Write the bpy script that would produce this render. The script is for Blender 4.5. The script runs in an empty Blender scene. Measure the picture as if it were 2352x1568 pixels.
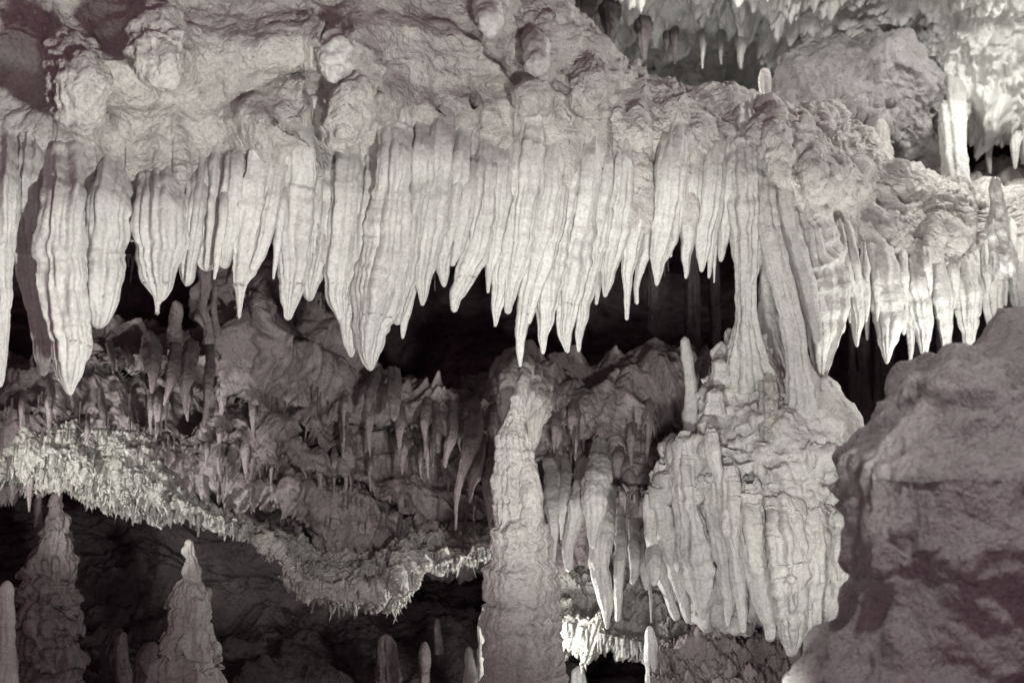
import bpy, math, random
import numpy as np
from mathutils import Vector, Matrix

# ------------------------------------------------------------------ camera, world, lamps
S = bpy.context.scene
COL = S.collection
F = 2352 * 50 / 36.0            # focal length in photo units (picture is 2352 x 1568 units)
PITCH = math.radians(12)
CAM = np.array([0.0, 0.0, 1.6])
FW = np.array([0, math.cos(PITCH), math.sin(PITCH)])
UP = np.array([0, -math.sin(PITCH), math.cos(PITCH)])
RT = np.array([1.0, 0, 0])

def at(u, v, d):
    """photo position and distance (m) -> world point(s)"""
    u = np.asarray(u, float)[..., None]; v = np.asarray(v, float)[..., None]; d = np.asarray(d, float)[..., None]
    return CAM + d * (FW + RT * (u - 1176) / F + UP * (784 - v) / F)

cam = bpy.data.cameras.new('camera'); co = bpy.data.objects.new('camera', cam); COL.objects.link(co)
cam.lens = 50; cam.sensor_width = 36; cam.clip_start = 0.1; cam.clip_end = 200
co.location = CAM; co.rotation_euler = (math.radians(90) + PITCH, 0, 0)
cam.dof.use_dof = True; cam.dof.focus_distance = 7.4; cam.dof.aperture_fstop = 2.8
S.camera = co

W = bpy.data.worlds.new('World'); S.world = W; W.use_nodes = True
bg = W.node_tree.nodes['Background']
bg.inputs[0].default_value = (1.0, 0.52, 0.67, 1); bg.inputs[1].default_value = 0.12
S.view_settings.view_transform = 'Standard'; S.view_settings.look = 'None'
S.view_settings.exposure = 0.0; S.view_settings.gamma = 1.0
S.render.engine = 'CYCLES'
S.cycles.use_denoising = True
S.cycles.max_bounces = 6; S.cycles.diffuse_bounces = 4

KEY = (0.98, 0.985, 0.91)
def lamp(name, p, power, target=None, angle=90, blend=0.6, size=0.12, color=KEY):
    if target is None:
        l = bpy.data.lights.new(name, 'POINT')
    else:
        l = bpy.data.lights.new(name, 'SPOT'); l.spot_size = math.radians(angle); l.spot_blend = blend
    l.energy = power; l.shadow_soft_size = size; l.color = color
    o = bpy.data.objects.new(name, l); COL.objects.link(o)
    p = at(*p); o.location = p
    if target is not None:
        o.rotation_euler = Vector(at(*target) - p).to_track_quat('-Z', 'Y').to_euler()
    return o
#LAMPS
lamp('unseen_flood_lamp', (2450, 1600, 2.0), 930, (760, 240, 7.3), 62, 0.6, 0.08)
lamp('unseen_flood_lamp', (760, 1850, 4.6), 95, (700, 470, 7.2), 90, 0.6, 0.08)
lamp('unseen_flood_lamp', (1500, 2000, 3.8), 560, (1740, 860, 9.0), 56, 0.8, 0.15)
lamp('unseen_flood_lamp', (2400, 1080, 8.8), 165, (2060, 600, 9.6), 96, 0.6, 0.25)
lamp('unseen_flood_lamp', (2200, 1320, 7.3), 34, (1820, 1150, 8.8), 100, 0.7, 0.12)  # added lamp behind the boulder, brightens the mound's right side
lamp('unseen_flood_lamp', (2650, -260, 10.3), 420, None, size=0.3)
lamp('unseen_flood_lamp', (1780, -360, 9.3), 230, (1820, 20, 13.0), 84, 0.6, size=0.3)  # added lamp above the frame, lifts the far ceiling
lamp('unseen_flood_lamp', (1990, 365, 11.1), 6, None, size=0.2)  # weak lamp added behind the ledge crest to lift the arch
lamp('unseen_flood_lamp', (1600, 270, 10.9), 30, None, size=0.2)  # lamp added below the rim to brighten the upper hollow
lamp('unseen_flood_lamp', (1225, 1480, 9.1), 44, None, size=0.1)
lamp('unseen_flood_lamp', (-420, 1250, 6.4), 460, (270, 1085, 9.2), 36, 0.5, 0.06)
lamp('unseen_flood_lamp', (230, 1850, 6.4), 26, None, size=0.1, color=(1.0, 0.88, 0.88))
lamp('added_lamp', (2120, -200, 3.4), 66, (2240, 1150, 4.7), 110, 0.9, 0.05, color=(1.0, 0.94, 0.93))  # lamp added over the boulder to light its top and show relief
lamp('added_lamp', (640, 1000, 0.5), 90, None, size=0.4, color=(1.0, 0.70, 0.80))  # added fill near the camera, purple to colour the shadows
#ENDLAMPS

# ------------------------------------------------------------------ noise
_r = np.random.RandomState(7)
_perm = _r.permutation(256); _perm = np.concatenate([_perm, _perm, _perm])
_g = _r.normal(size=(256, 3)); _g /= np.linalg.norm(_g, axis=1)[:, None]; _g = _g.astype(np.float32)

def perlin(P):
    P = P.astype(np.float32); i = np.floor(P).astype(np.int32); f = P - i; i &= 255
    w = f * f * f * (f * (f * 6 - 15) + 10)
    out = 0
    for dx in (0, 1):
        wx = w[:, 0] if dx else 1 - w[:, 0]
        a = _perm[i[:, 0] + dx]
        for dy in (0, 1):
            wy = w[:, 1] if dy else 1 - w[:, 1]
            b = _perm[a + i[:, 1] + dy]
            for dz in (0, 1):
                wz = w[:, 2] if dz else 1 - w[:, 2]
                h = _perm[b + i[:, 2] + dz]
                g = _g[h]
                out = out + wx * wy * wz * (g[:, 0] * (f[:, 0] - dx) + g[:, 1] * (f[:, 1] - dy) + g[:, 2] * (f[:, 2] - dz))
    return out * 1.6

def fbm(P, o=4, gain=0.5, off=0.0):
    s = 0; a = 1.0; Q = P + off
    for k in range(o):
        s = s + a * perlin(Q); a *= gain; Q = Q * 2.03 + 17.3
    return s

def billow(P, o=3, gain=0.5, off=0.0):            # rounded lumps with creases between
    s = 0; a = 1.0; Q = P + off
    for k in range(o):
        s = s + a * (np.sqrt(perlin(Q) ** 2 + 0.04) * 2.2 - 0.66); a *= gain; Q = Q * 2.1 + 9.1
    return s

def warp(P, scale, amp, off=0.0):
    return P + amp * np.stack([perlin(P * scale + off), perlin(P * scale + off + 31.7), perlin(P * scale + off + 77.1)], 1)

def spl(xs, ys, x):
    """smooth (monotone hermite) interpolation"""
    xs = np.asarray(xs, float); ys = np.asarray(ys, float); x = np.clip(x, xs[0], xs[-1])
    h = np.diff(xs); dl = np.diff(ys) / h
    m = np.zeros_like(ys); m[0] = dl[0]; m[-1] = dl[-1]
    if len(xs) > 2:
        mm = (dl[:-1] * h[1:] + dl[1:] * h[:-1]) / (h[1:] + h[:-1])
        m[1:-1] = np.where(dl[:-1] * dl[1:] <= 0, 0, mm)
    k = np.clip(np.searchsorted(xs, x, side='right') - 1, 0, len(xs) - 2)
    t = (x - xs[k]) / h[k]; t2 = t * t; t3 = t2 * t
    return (2 * t3 - 3 * t2 + 1) * ys[k] + (t3 - 2 * t2 + t) * h[k] * m[k] + (-2 * t3 + 3 * t2) * ys[k + 1] + (t3 - t2) * h[k] * m[k + 1]

# ------------------------------------------------------------------ materials
def rock(name, c0, c1, bump=1.0, scale=1.0, stain=0.35, rough=0.72, rings=0.0, fine=1.0, spec=0.35):
    m = bpy.data.materials.new(name); m.use_nodes = True
    N = m.node_tree.nodes; L = m.node_tree.links; N.clear()
    def n(t, **k):
        x = N.new(t)
        for a, b in k.items(): setattr(x, a, b)
        return x
    out = n('ShaderNodeOutputMaterial'); pb = n('ShaderNodeBsdfPrincipled'); L.new(pb.outputs[0], out.inputs[0])
    pb.inputs['Specular IOR Level'].default_value = spec
    tc = n('ShaderNodeTexCoord')
    def noise(sc, det, rgh=0.6, src=None, dist=0.0):
        x = n('ShaderNodeTexNoise'); x.inputs['Scale'].default_value = sc * scale; x.inputs['Detail'].default_value = det
        x.inputs['Roughness'].default_value = rgh; x.inputs['Distortion'].default_value = dist
        L.new(src or tc.outputs['Object'], x.inputs['Vector']); return x
    def ramp(src, p0, p1, a, b):
        x = n('ShaderNodeValToRGB'); x.color_ramp.elements[0].position = p0; x.color_ramp.elements[1].position = p1
        x.color_ramp.elements[0].color = (*a, 1); x.color_ramp.elements[1].color = (*b, 1); L.new(src, x.inputs[0]); return x
    big = noise(1.7, 5, 0.62, dist=0.6)
    base = ramp(big.outputs['Fac'], 0.36, 0.64, c0, c1)
    # dirt and mineral stains, in blotches of their own
    st = noise(5.5, 6, 0.7, dist=0.8)
    sr = ramp(st.outputs['Fac'], 0.30, 0.46, (1 - stain,) * 3, (1, 1, 1))
    mx = n('ShaderNodeMixRGB', blend_type='MULTIPLY'); mx.inputs[0].default_value = 1
    L.new(base.outputs[0], mx.inputs[1]); L.new(sr.outputs[0], mx.inputs[2])
    sp = noise(60, 3, 0.7)
    spr = ramp(sp.outputs['Fac'], 0.33, 0.6, (0.80,) * 3, (1.08,) * 3)
    mx2 = n('ShaderNodeMixRGB', blend_type='MULTIPLY'); mx2.inputs[0].default_value = 1
    L.new(mx.outputs[0], mx2.inputs[1]); L.new(spr.outputs[0], mx2.inputs[2]); L.new(mx2.outputs[0], pb.inputs['Base Color'])
    rr = n('ShaderNodeMapRange'); rr.inputs[3].default_value = rough - 0.22; rr.inputs[4].default_value = rough + 0.15
    L.new(st.outputs['Fac'], rr.inputs[0]); L.new(rr.outputs[0], pb.inputs['Roughness'])
    # bumps
    b1 = noise(14, 6, 0.62); b2 = noise(70, 4, 0.65)
    vo = n('ShaderNodeTexVoronoi', feature='SMOOTH_F1'); vo.inputs['Scale'].default_value = 26 * scale
    ds = noise(9, 3); va = n('ShaderNodeVectorMath', operation='MULTIPLY_ADD'); va.inputs[1].default_value = (0.12,) * 3
    L.new(ds.outputs['Color'], va.inputs[0]); L.new(tc.outputs['Object'], va.inputs[2]); L.new(va.outputs[0], vo.inputs['Vector'])
    prev = None
    def bmp(src, dist, strength=1.0):
        nonlocal prev
        x = n('ShaderNodeBump'); x.inputs['Strength'].default_value = strength; x.inputs['Distance'].default_value = dist
        L.new(src, x.inputs['Height'])
        if prev is not None: L.new(prev.outputs[0], x.inputs['Normal'])
        prev = x
    bmp(b1.outputs['Fac'], 0.030 * bump / scale)
    bmp(vo.outputs['Distance'], 0.012 * bump / scale)
    bmp(b2.outputs['Fac'], 0.010 * bump * fine / scale)
    if rings:
        mp = n('ShaderNodeMapping'); mp.inputs['Scale'].default_value = (0.6, 0.6, 3.0); L.new(tc.outputs['Object'], mp.inputs[0])
        rn = noise(9, 4, 0.6, mp.outputs[0], 0.4); bmp(rn.outputs['Fac'], 0.03 * rings / scale)
    L.new(prev.outputs[0], pb.inputs['Normal'])
    return m

M = {}
M['slab'] = rock('limestone_crust', (0.50, 0.475, 0.465), (0.68, 0.655, 0.63), bump=1.0, stain=0.45)
M['drape'] = rock('pale_calcite', (0.54, 0.535, 0.52), (0.70, 0.695, 0.675), bump=0.35, stain=0.18, rings=0.08, rough=0.52, spec=0.5)
M['flow'] = rock('flowstone', (0.48, 0.47, 0.46), (0.64, 0.63, 0.61), bump=0.5, stain=0.22, rings=0.15, rough=0.6, spec=0.45)
M['tip'] = rock('crusted_calcite', (0.36, 0.33, 0.33), (0.62, 0.59, 0.57), bump=1.3, stain=0.45)
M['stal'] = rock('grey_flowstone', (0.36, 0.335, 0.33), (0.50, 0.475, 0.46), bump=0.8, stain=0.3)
M['shelf'] = rock('dull_shade_limestone', (0.22, 0.18, 0.19), (0.38, 0.335, 0.345), bump=1.0, stain=0.5)  # dull rock, with the purple of the shadows put into its colour
M['crust'] = rock('calcite_popcorn', (0.52, 0.50, 0.48), (0.72, 0.70, 0.66), bump=1.5, stain=0.4)
M['arch'] = rock('grey_limestone', (0.20, 0.185, 0.187), (0.31, 0.29, 0.29), bump=1.1, stain=0.4)
M['dark'] = rock('dark_shade_limestone', (0.085, 0.066, 0.073), (0.17, 0.14, 0.148), bump=1.2, stain=0.5)  # dark rock; shadow purple is mixed into the base colour
M['boulder'] = rock('boulder_limestone', (0.37, 0.36, 0.355), (0.45, 0.44, 0.43), bump=1.7, scale=1.3, stain=0.18)

# ------------------------------------------------------------------ mesh helpers
def tag(o, label=None, cat=None, group=None, kind=None):
    if label: o['label'] = label
    if cat: o['category'] = cat
    if group: o['group'] = group
    if kind: o['kind'] = kind
    return o

def grid_mesh(name, V, mat, closed=False, parent=None, origin=None):
    """V: (rows, cols, 3) world points -> one mesh object"""
    r, c, _ = V.shape
    if origin is None: origin = V[0].mean(0)
    me = bpy.data.meshes.new(name)
    vv = (V - origin).reshape(-1, 3).astype(np.float32)
    idx = np.arange(r * c).reshape(r, c)
    if closed:
        n1 = np.roll(idx, -1, 1)
        q = np.stack([idx[:-1], n1[:-1], n1[1:], idx[1:]], -1).reshape(-1, 4)
    else:
        q = np.stack([idx[:-1, :-1], idx[:-1, 1:], idx[1:, 1:], idx[1:, :-1]], -1).reshape(-1, 4)
    me.vertices.add(len(vv)); me.vertices.foreach_set('co', vv.ravel())
    me.loops.add(q.size); me.loops.foreach_set('vertex_index', q.ravel().astype(np.int32))
    me.polygons.add(len(q)); me.polygons.foreach_set('loop_start', np.arange(0, q.size, 4, dtype=np.int32))
    me.polygons.foreach_set('loop_total', np.full(len(q), 4, np.int32))
    me.polygons.foreach_set('use_smooth', np.ones(len(q), bool))
    me.update(); me.validate()
    me.materials.append(mat)
    o = bpy.data.objects.new(name, me); o.location = origin; COL.objects.link(o)
    return o

def normals(V, closed=False):
    if closed: du = np.roll(V, -1, 1) - np.roll(V, 1, 1)
    else: du = np.gradient(V, axis=1)
    dv = np.gradient(V, axis=0)
    n = np.cross(du, dv); l = np.linalg.norm(n, axis=2, keepdims=True)
    return n / np.maximum(l, 1e-9)

def sheet_base(rows, us, nv, bumps=(), ridges=()):
    """rows: list of (v_pts, d_pts) with pts = [(u, value)...]; returns u,v,d grids"""
    vr = np.array([spl(*zip(*a), us) if isinstance(a, list) else np.full(len(us), float(a)) for a, b in rows])
    dr = np.array([spl(*zip(*b), us) if isinstance(b, list) else np.full(len(us), float(b)) for a, b in rows])
    # distribute rows by length
    L = np.sqrt(np.diff(vr, axis=0) ** 2 + (np.diff(dr, axis=0) * 180) ** 2).mean(1)
    t = np.concatenate([[0], np.cumsum(L)]); T = np.linspace(0, t[-1], nv)
    V = np.stack([spl(t, vr[:, j], T) for j in range(len(us))], 1)
    D = np.stack([spl(t, dr[:, j], T) for j in range(len(us))], 1)
    U = np.tile(us, (nv, 1))
    for (bu, bv, ru, rv, h) in bumps:
        q = ((U - bu) / ru) ** 2 + ((V - bv) / rv) ** 2
        D = D - 0.7 * h * np.exp(-q ** 1.4)
    for pl, h, L in ridges:                      # hoods: swelling up to an edge, then dropping away to its right
        pv = np.array([p[1] for p in pl], float); pu = np.array([p[0] for p in pl], float)
        x = np.interp(V, pv, pu) + 5 * np.sin(V * 0.13 + pu[0]) - U; wn = np.clip((V - pv[0] + 12) / 45, 0, 1) * np.clip((pv[-1] + 12 - V) / 30, 0, 1)
        D = D - h * wn * np.where(x > 0, np.exp(-np.abs(x) / L), np.exp(-np.abs(x) / 7))
    return U, V, D

def sheet(name, rows, u0, u1, step, vstep, mat, disp, bumps=(), ridges=(), steps=(), face=0.0, kind='structure', label=None, cat=None):
    us = np.arange(u0, u1 + 1, step, dtype=float)
    U, V, D = sheet_base(rows, us, 30)
    nv = int((np.abs(np.diff(V, axis=0)).sum(0).mean() + np.abs(np.diff(D, axis=0)).sum(0).mean() * 180) / vstep)
    U, V, D = sheet_base(rows, us, nv, bumps); nb = normals(at(U, V, D))
    U, V, D = sheet_base(rows, us, nv, bumps, ridges)
    for pl, h, L in steps:                       # overhanging lips: swelling above the line, cut away below it
        pu = [p[0] for p in pl]; x = np.interp(U, pu, [p[1] for p in pl]) + 7 * np.sin(U * 0.11) + 6 * np.sin(U * 0.043 + 1) - V
        wn = np.clip((U - pu[0]) / 50, 0, 1) * np.clip((pu[-1] - U) / 50, 0, 1)
        D = D + h * wn * np.where(x > 0, -0.6 * np.exp(-np.abs(x) / L), 0.9 * np.exp(-np.abs(x) / (L * 0.7)) * np.clip(-x / 7, 0, 1) - 0.6 * np.exp(-np.abs(x) / 3))
    P = at(U, V, D)
    n = normals(P) * 0.35 + nb; n /= np.linalg.norm(n, axis=2, keepdims=True)
    # face the camera side
    if (n * (CAM - P)).sum() < 0: n = -n
    if face:
        tcv = CAM - P; tcv /= np.linalg.norm(tcv, axis=2, keepdims=True); n = n + face * tcv; n /= np.linalg.norm(n, axis=2, keepdims=True)
    d = disp(P.reshape(-1, 3), U.ravel(), V.ravel()).reshape(U.shape)
    P = P + n * d[..., None]
    o = grid_mesh(name, P, mat)
    tag(o, label, cat, kind=kind)
    return o, (U, V, D)

def tube(name, pts, mat, d, dend=None, depth_ratio=1.0, lobes=0.18, lobe_n=2.2, ribs=0.0, rough=0.05, rfreq=1.0, rings=0.0, ringf=1.0,
         seg=None, step=3.0, seed=0.0, dfun=None, bury=True, label=None, cat=None, group=None, kind=None, extra=None, aniso=0.5, tipround=True, fun=None, back=0.0):
    """swept formation: pts = [(u, v, halfwidth)] in photo units, top to tip or bottom to tip"""
    a = np.array(pts, float)
    ln = np.concatenate([[0], np.cumsum(np.hypot(np.diff(a[:, 0]), np.diff(a[:, 1])))])
    n = max(10, int(ln[-1] / step)); T = np.linspace(0, ln[-1], n)
    u = spl(ln, a[:, 0], T); v = spl(ln, a[:, 1], T); w = spl(ln, a[:, 2], T)
    if tipround:
        g = np.stack([T * 0.022, T * 0 + seed * 5.3, T * 0 + 1.7], 1); amp = np.minimum(w, 14)
        u = u + amp * 0.28 * perlin(g) * np.clip(T / 60, 0, 1); w = w * (1 + 0.13 * perlin(g * 1.9 + 40))
        if dfun is not None: w = w * (0.55 + 0.45 * np.clip(T / (ln[-1] * 0.13), 0, 1) ** 0.7)
        rem = (ln[-1] - T); tw = max(a[-1, 2], 1.5) * 1.3
        w = w * np.sqrt(np.clip(1 - (1 - np.clip(rem / tw, 0, 1)) ** 2, 0, 1))
    if dfun is not None: dd = dfun(u, v, w)
    elif extra is not None: dd = spl(np.linspace(0, ln[-1], len(extra)), extra, T)
    else: dd = np.linspace(d, d if dend is None else dend, n)
    C = at(u, v, dd); r = w * dd / F
    if seg is None: seg = int(np.clip(a[:, 2].max() * 6.3 / step / 1.3, 12, 420))
    th = np.linspace(0, 2 * math.pi, seg, endpoint=False)
    ax = np.gradient(C, axis=0); ax /= np.linalg.norm(ax, axis=1)[:, None]
    f = np.cross(RT, ax); f /= np.linalg.norm(f, axis=1)[:, None]; s = np.cross(ax, f)
    cs = np.cos(th)[None, :, None]; sn = np.sin(th)[None, :, None]
    # lobed cross-section running along the length
    Tm = T * dd.mean() / F
    q = np.stack([np.broadcast_to(np.cos(th) * lobe_n, (n, seg)), np.broadcast_to(np.sin(th) * lobe_n, (n, seg)),
                  np.broadcast_to((Tm * 1.1 + seed)[:, None], (n, seg))], -1).reshape(-1, 3)
    lb = 1 + lobes * (perlin(q + seed * 3.1) + 0.7 * perlin(q * 2.3 + seed)).reshape(n, seg)
    lb = lb * (1 + ribs * (0.22 - np.sqrt(perlin(q * np.array([1.25, 1.25, 0.45]) + seed * 1.7) ** 2 + 0.002)).reshape(n, seg))
    P = C[:, None] + (s[:, None] * cs + f[:, None] * sn * depth_ratio) * (r[:, None] * lb)[..., None]
    nn = normals(P, True)
    if ((nn * (P - C[:, None])).sum()) < 0: nn = -nn
    X = P.reshape(-1, 3)
    rr = np.repeat(np.minimum(r, r.max()), seg)
    st_ = np.array([1, 1, aniso])
    dis = rough * (fbm(X * st_ * 5 * rfreq, 3, 0.55, seed) * 0.7 + fbm(X * st_ * 16 * rfreq, 3, 0.6, seed) * 0.4) * np.minimum(rr * 2 + 0.004, 0.25) * 1.7
    if rings:
        zz = X[:, 2] * 26 * ringf + 2.5 * perlin(X * 3.0 + seed) 
        dis = dis + rings * 0.55 * (np.sin(zz) + 0.5 * np.sin(zz * 2.3 + 1)) * (0.6 + 0.8 * perlin(X * 4 + 5)) * rr * 0.12
    if fun is not None: dis = dis + fun(X, np.repeat(u, seg), np.repeat(v, seg), rr)
    P = P + nn * dis.reshape(n, seg)[..., None]
    P[-1] = P[-1].mean(0); P[0] = P[0].mean(0) if a[0, 2] < 3 else P[0]
    o = grid_mesh(name, P, mat, closed=True, origin=C[0])
    tag(o, label, cat, group, kind)
    return o

rnd = random.Random(4)
ORD = ['first', 'second', 'third', 'fourth', 'fifth', 'sixth', 'seventh', 'eighth', 'ninth', 'tenth', 'eleventh', 'twelfth', 'thirteenth', 'fourteenth',
       'fifteenth', 'sixteenth', 'seventeenth', 'eighteenth', 'nineteenth', 'twentieth']

# ------------------------------------------------------------------ the great hanging wall
LIP = [(-700, 560), (-200, 540), (60, 520), (200, 560), (300, 545), (420, 575), (500, 580), (600, 560), (740, 620), (800, 640), (900, 620), (1000, 560), (1110, 520), (1200, 560),
       (1300, 570), (1400, 540), (1460, 500), (1560, 510), (1680, 500), (1800, 520), (1860, 600), (1940, 680), (2060, 670), (2200, 650), (2352, 620), (2900, 600)]
DC = [(-700, 6.0), (0, 6.4), (400, 6.9), (900, 7.5), (1400, 8.4), (1750, 9.0), (2100, 9.8), (2352, 10.4), (2900, 11.5)]   # distance of the curtain
def jag(l, a, f, o):
    us = np.arange(l[0][0], l[-1][0] + 1, 22.0); y = spl(*zip(*l), us)
    q = np.stack([us * f, us * 0 + o, us * 0], 1); return list(zip(us, y + a * (perlin(q) + 0.6 * perlin(q * 2.7 + 5))))
def shift(l, k): return [(a, b + k) for a, b in l]
RIM = [(-700, -420), (1100, -260), (1190, -60), (1260, 5), (1330, 60), (1375, 110), (1410, 150), (1550, 190), (1700, 225), (1800, 255), (1900, 262), (1990, 300), (2080, 380), (2150, 420), (2250, 430), (2352, 460), (2900, 500)]
def mid(l1, l2, t):
    us = np.linspace(-700, 2900, 60); a = spl(*zip(*l1), us); b = spl(*zip(*l2), us)
    return list(zip(us, a + (b - a) * t))
FT = [(-700, 400), (100, 380), (300, 400), (500, 390), (620, 330), (760, 330), (900, 300), (1050, 290), (1200, 250), (1380, 290), (1500, 340), (1700, 330), (1760, 330), (1900, 430), (2000, 530), (2200, 580), (2352, 560), (2900, 540)]
FT = jag(FT, 55, 0.011, 0.3); DC = jag(DC, 0.10, 0.006, 4.3)
SLAB_ROWS = [
    (shift(RIM, 260), shift(DC, 4.8)),
    (shift(RIM, 130), shift(DC, 2.3)),
    (shift(RIM, 30), shift(DC, 1.35)),
    (RIM, shift(DC, 0.95)),
    (mid(RIM, FT, 0.5), shift(DC, 0.42)),
    (FT, shift(DC, 0.10)),
    (mid(FT, LIP, 0.5), DC),
    (LIP, shift(DC, 0.05)),
    (shift(LIP, 4), shift(DC, 0.3)),
    (shift(LIP, -120), shift(DC, 1.3)),
    (shift(LIP, -260), shift(DC, 3.0)),
]
SLAB_BUMPS = [(178, 150, 85, 80, 0.55), (185, 245, 95, 60, 0.45), (365, 105, 75, 75, 0.6), (395, 165, 42, 45, 0.35), (30, 60, 120, 90, 0.4), (640, 300, 90, 60, 0.3),
              (800, 235, 75, 80, 0.45), (905, 250, 40, 60, 0.35), (690, 230, 60, 60, 0.25), (700, 100, 120, 60, 0.3), (800, 110, 50, 110, 0.35), (960, 370, 80, 50, 0.3), (1235, 140, 38, 70, 0.3),
              (1120, 40, 35, 90, 0.35), (1225, 220, 60, 50, 0.3), (1090, 250, 70, 40, 0.25), (1350, 215, 70, 40, 0.22), (520, 100, 110, 120, 0.3),
              (1480, 300, 60, 40, 0.2), (1590, 330, 60, 40, 0.2), (1780, 330, 60, 80, 0.35), (1830, 290, 60, 50, 0.3), (1850, 420, 70, 80, 0.4), (1935, 380, 50, 60, 0.25), (2060, 420, 90, 60, 0.3), (2190, 480, 60, 80, 0.5), (2100, 560, 90, 50, 0.25)]
SLAB_RIDGES = [([(690, -40), (694, 20), (725, 51), (752, 164)], 0.30, 110), ([(680, 170), (687, 188), (697, 239), (694, 290)], 0.28, 80), ([(600, 245), (632, 273), (714, 342), (728, 400)], 0.25, 120),
 ([(545, 350), (560, 376), (585, 440)], 0.16, 70), ([(790, 40), (809, 79), (867, 171), (880, 260)], 0.28, 60), ([(1050, 40), (1065, 68), (1137, 143), (1185, 190)], 0.25, 160), ([(1136, -40), (1140, 30), (1142, 90)], 0.25, 40),
 ([(985, 210), (994, 232), (1028, 290), (1036, 350)], 0.22, 60), ([(1070, 180), (1076, 191), (1106, 250)], 0.2, 60), ([(1253, 20), (1260, 137), (1262, 170)], 0.22, 35), ([(1280, 190), (1308, 250), (1315, 300)], 0.2, 50), ([(1366, 85), (1380, 147), (1407, 235)], 0.2, 90),
 ([(236, 90), (242, 180), (275, 300)], 0.2, 60), ([(1830, 260), (1845, 330), (1850, 420)], 0.2, 50), ([(1915, 360), (1925, 420), (1930, 480)], 0.2, 60)]
def slab_disp(P, U, V):
    Q = warp(P, 1.1, 0.35)
    low = fbm(Q * np.array([0.9, 0.9, 0.7]), 3) * 0.13
    lump = billow(Q * np.array([2.6, 2.0, 2.0]), 4, 0.55) * 0.022 + fbm(warp(P, 3, 0.15) * np.array([5, 5, 9]), 4, 0.6) * 0.016
    fine = billow(warp(P, 5, 0.06) * np.array([13, 13, 17]), 3, 0.6) * 0.006
    ft = spl(*zip(*FT), U)
    fl = np.clip((V - ft + 110) / 170, 0, 1)
    PL = P + np.stack([(P[:, 2] - 3) * 0.10, P[:, 0] * 0, P[:, 0] * 0], 1)
    flute = (np.abs(perlin(PL * np.array([5.0, 2, 0.5]) + 3)) - 0.25) * 0.20 + (np.abs(perlin(PL * np.array([11, 3, 0.9]))) - 0.2) * 0.05
    lump = lump * (1.1 + 1.4 * np.clip((U - 1180) / 220, 0, 1)) + (0.22 + 0.68 * np.clip((U - 1180) / 220, 0, 1)) * (np.sqrt(perlin(Q * np.array([4, 4, 3.2]) + 9) ** 2 + 0.02) - 0.25) * 0.11
    return low * (1 - 0.25 * fl) + lump * (1 - 0.75 * fl) + fine * (1 - 0.5 * fl) + flute * fl
slab, _ = sheet('cave_ceiling', SLAB_ROWS, -620, 2820, 2.6, 2.8, M['slab'], slab_disp, SLAB_BUMPS, SLAB_RIDGES)
tag(slab, 'great pale hanging rock ceiling above the curtain of stalactites')

_cu = np.arange(-600, 2801, 12.0)
_cU, _cV, _cD = sheet_base(SLAB_ROWS[2:8], _cu, 160, SLAB_BUMPS, SLAB_RIDGES)
def slab_d(u, v):
    u = np.asarray(u, float); v = np.asarray(v, float); out = np.empty_like(u)
    for k in range(len(u)):
        j = (u[k] + 600) / 12.0; j0 = int(np.clip(j, 0, len(_cu) - 2)); f = j - j0
        out[k] = (1 - f) * np.interp(v[k], _cV[:, j0], _cD[:, j0]) + f * np.interp(v[k], _cV[:, j0 + 1], _cD[:, j0 + 1])
    return out
def hang(back=0.25, head=1.6, front=0.0, ln=0.30):
    """depth of a formation that grows out of the wall: buried at its head, standing out below"""
    def f(u, v, w):
        d = slab_d(u, v); m = np.maximum(d, 1) / F
        t = np.linspace(0, 1, len(u))
        k = np.clip(1 - t / ln, 0, 1) ** 1.5
        dd = d + w * m * (back + head * k) - front * np.clip(t / 0.32, 0, 1) + 0.10 * k
        # smooth and keep below the lip hanging straight
        lip = spl(*zip(*LIP), u); i = np.argmax(v > lip) if np.any(v > lip) else len(u) - 1
        if v[-1] > lip[-1]: dd[i:] = dd[i]
        ker = np.hanning(43); ker /= ker.sum(); p = np.pad(dd, 21, mode='edge'); return np.convolve(p, ker, 'valid')[:len(dd)]
    return f

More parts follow.
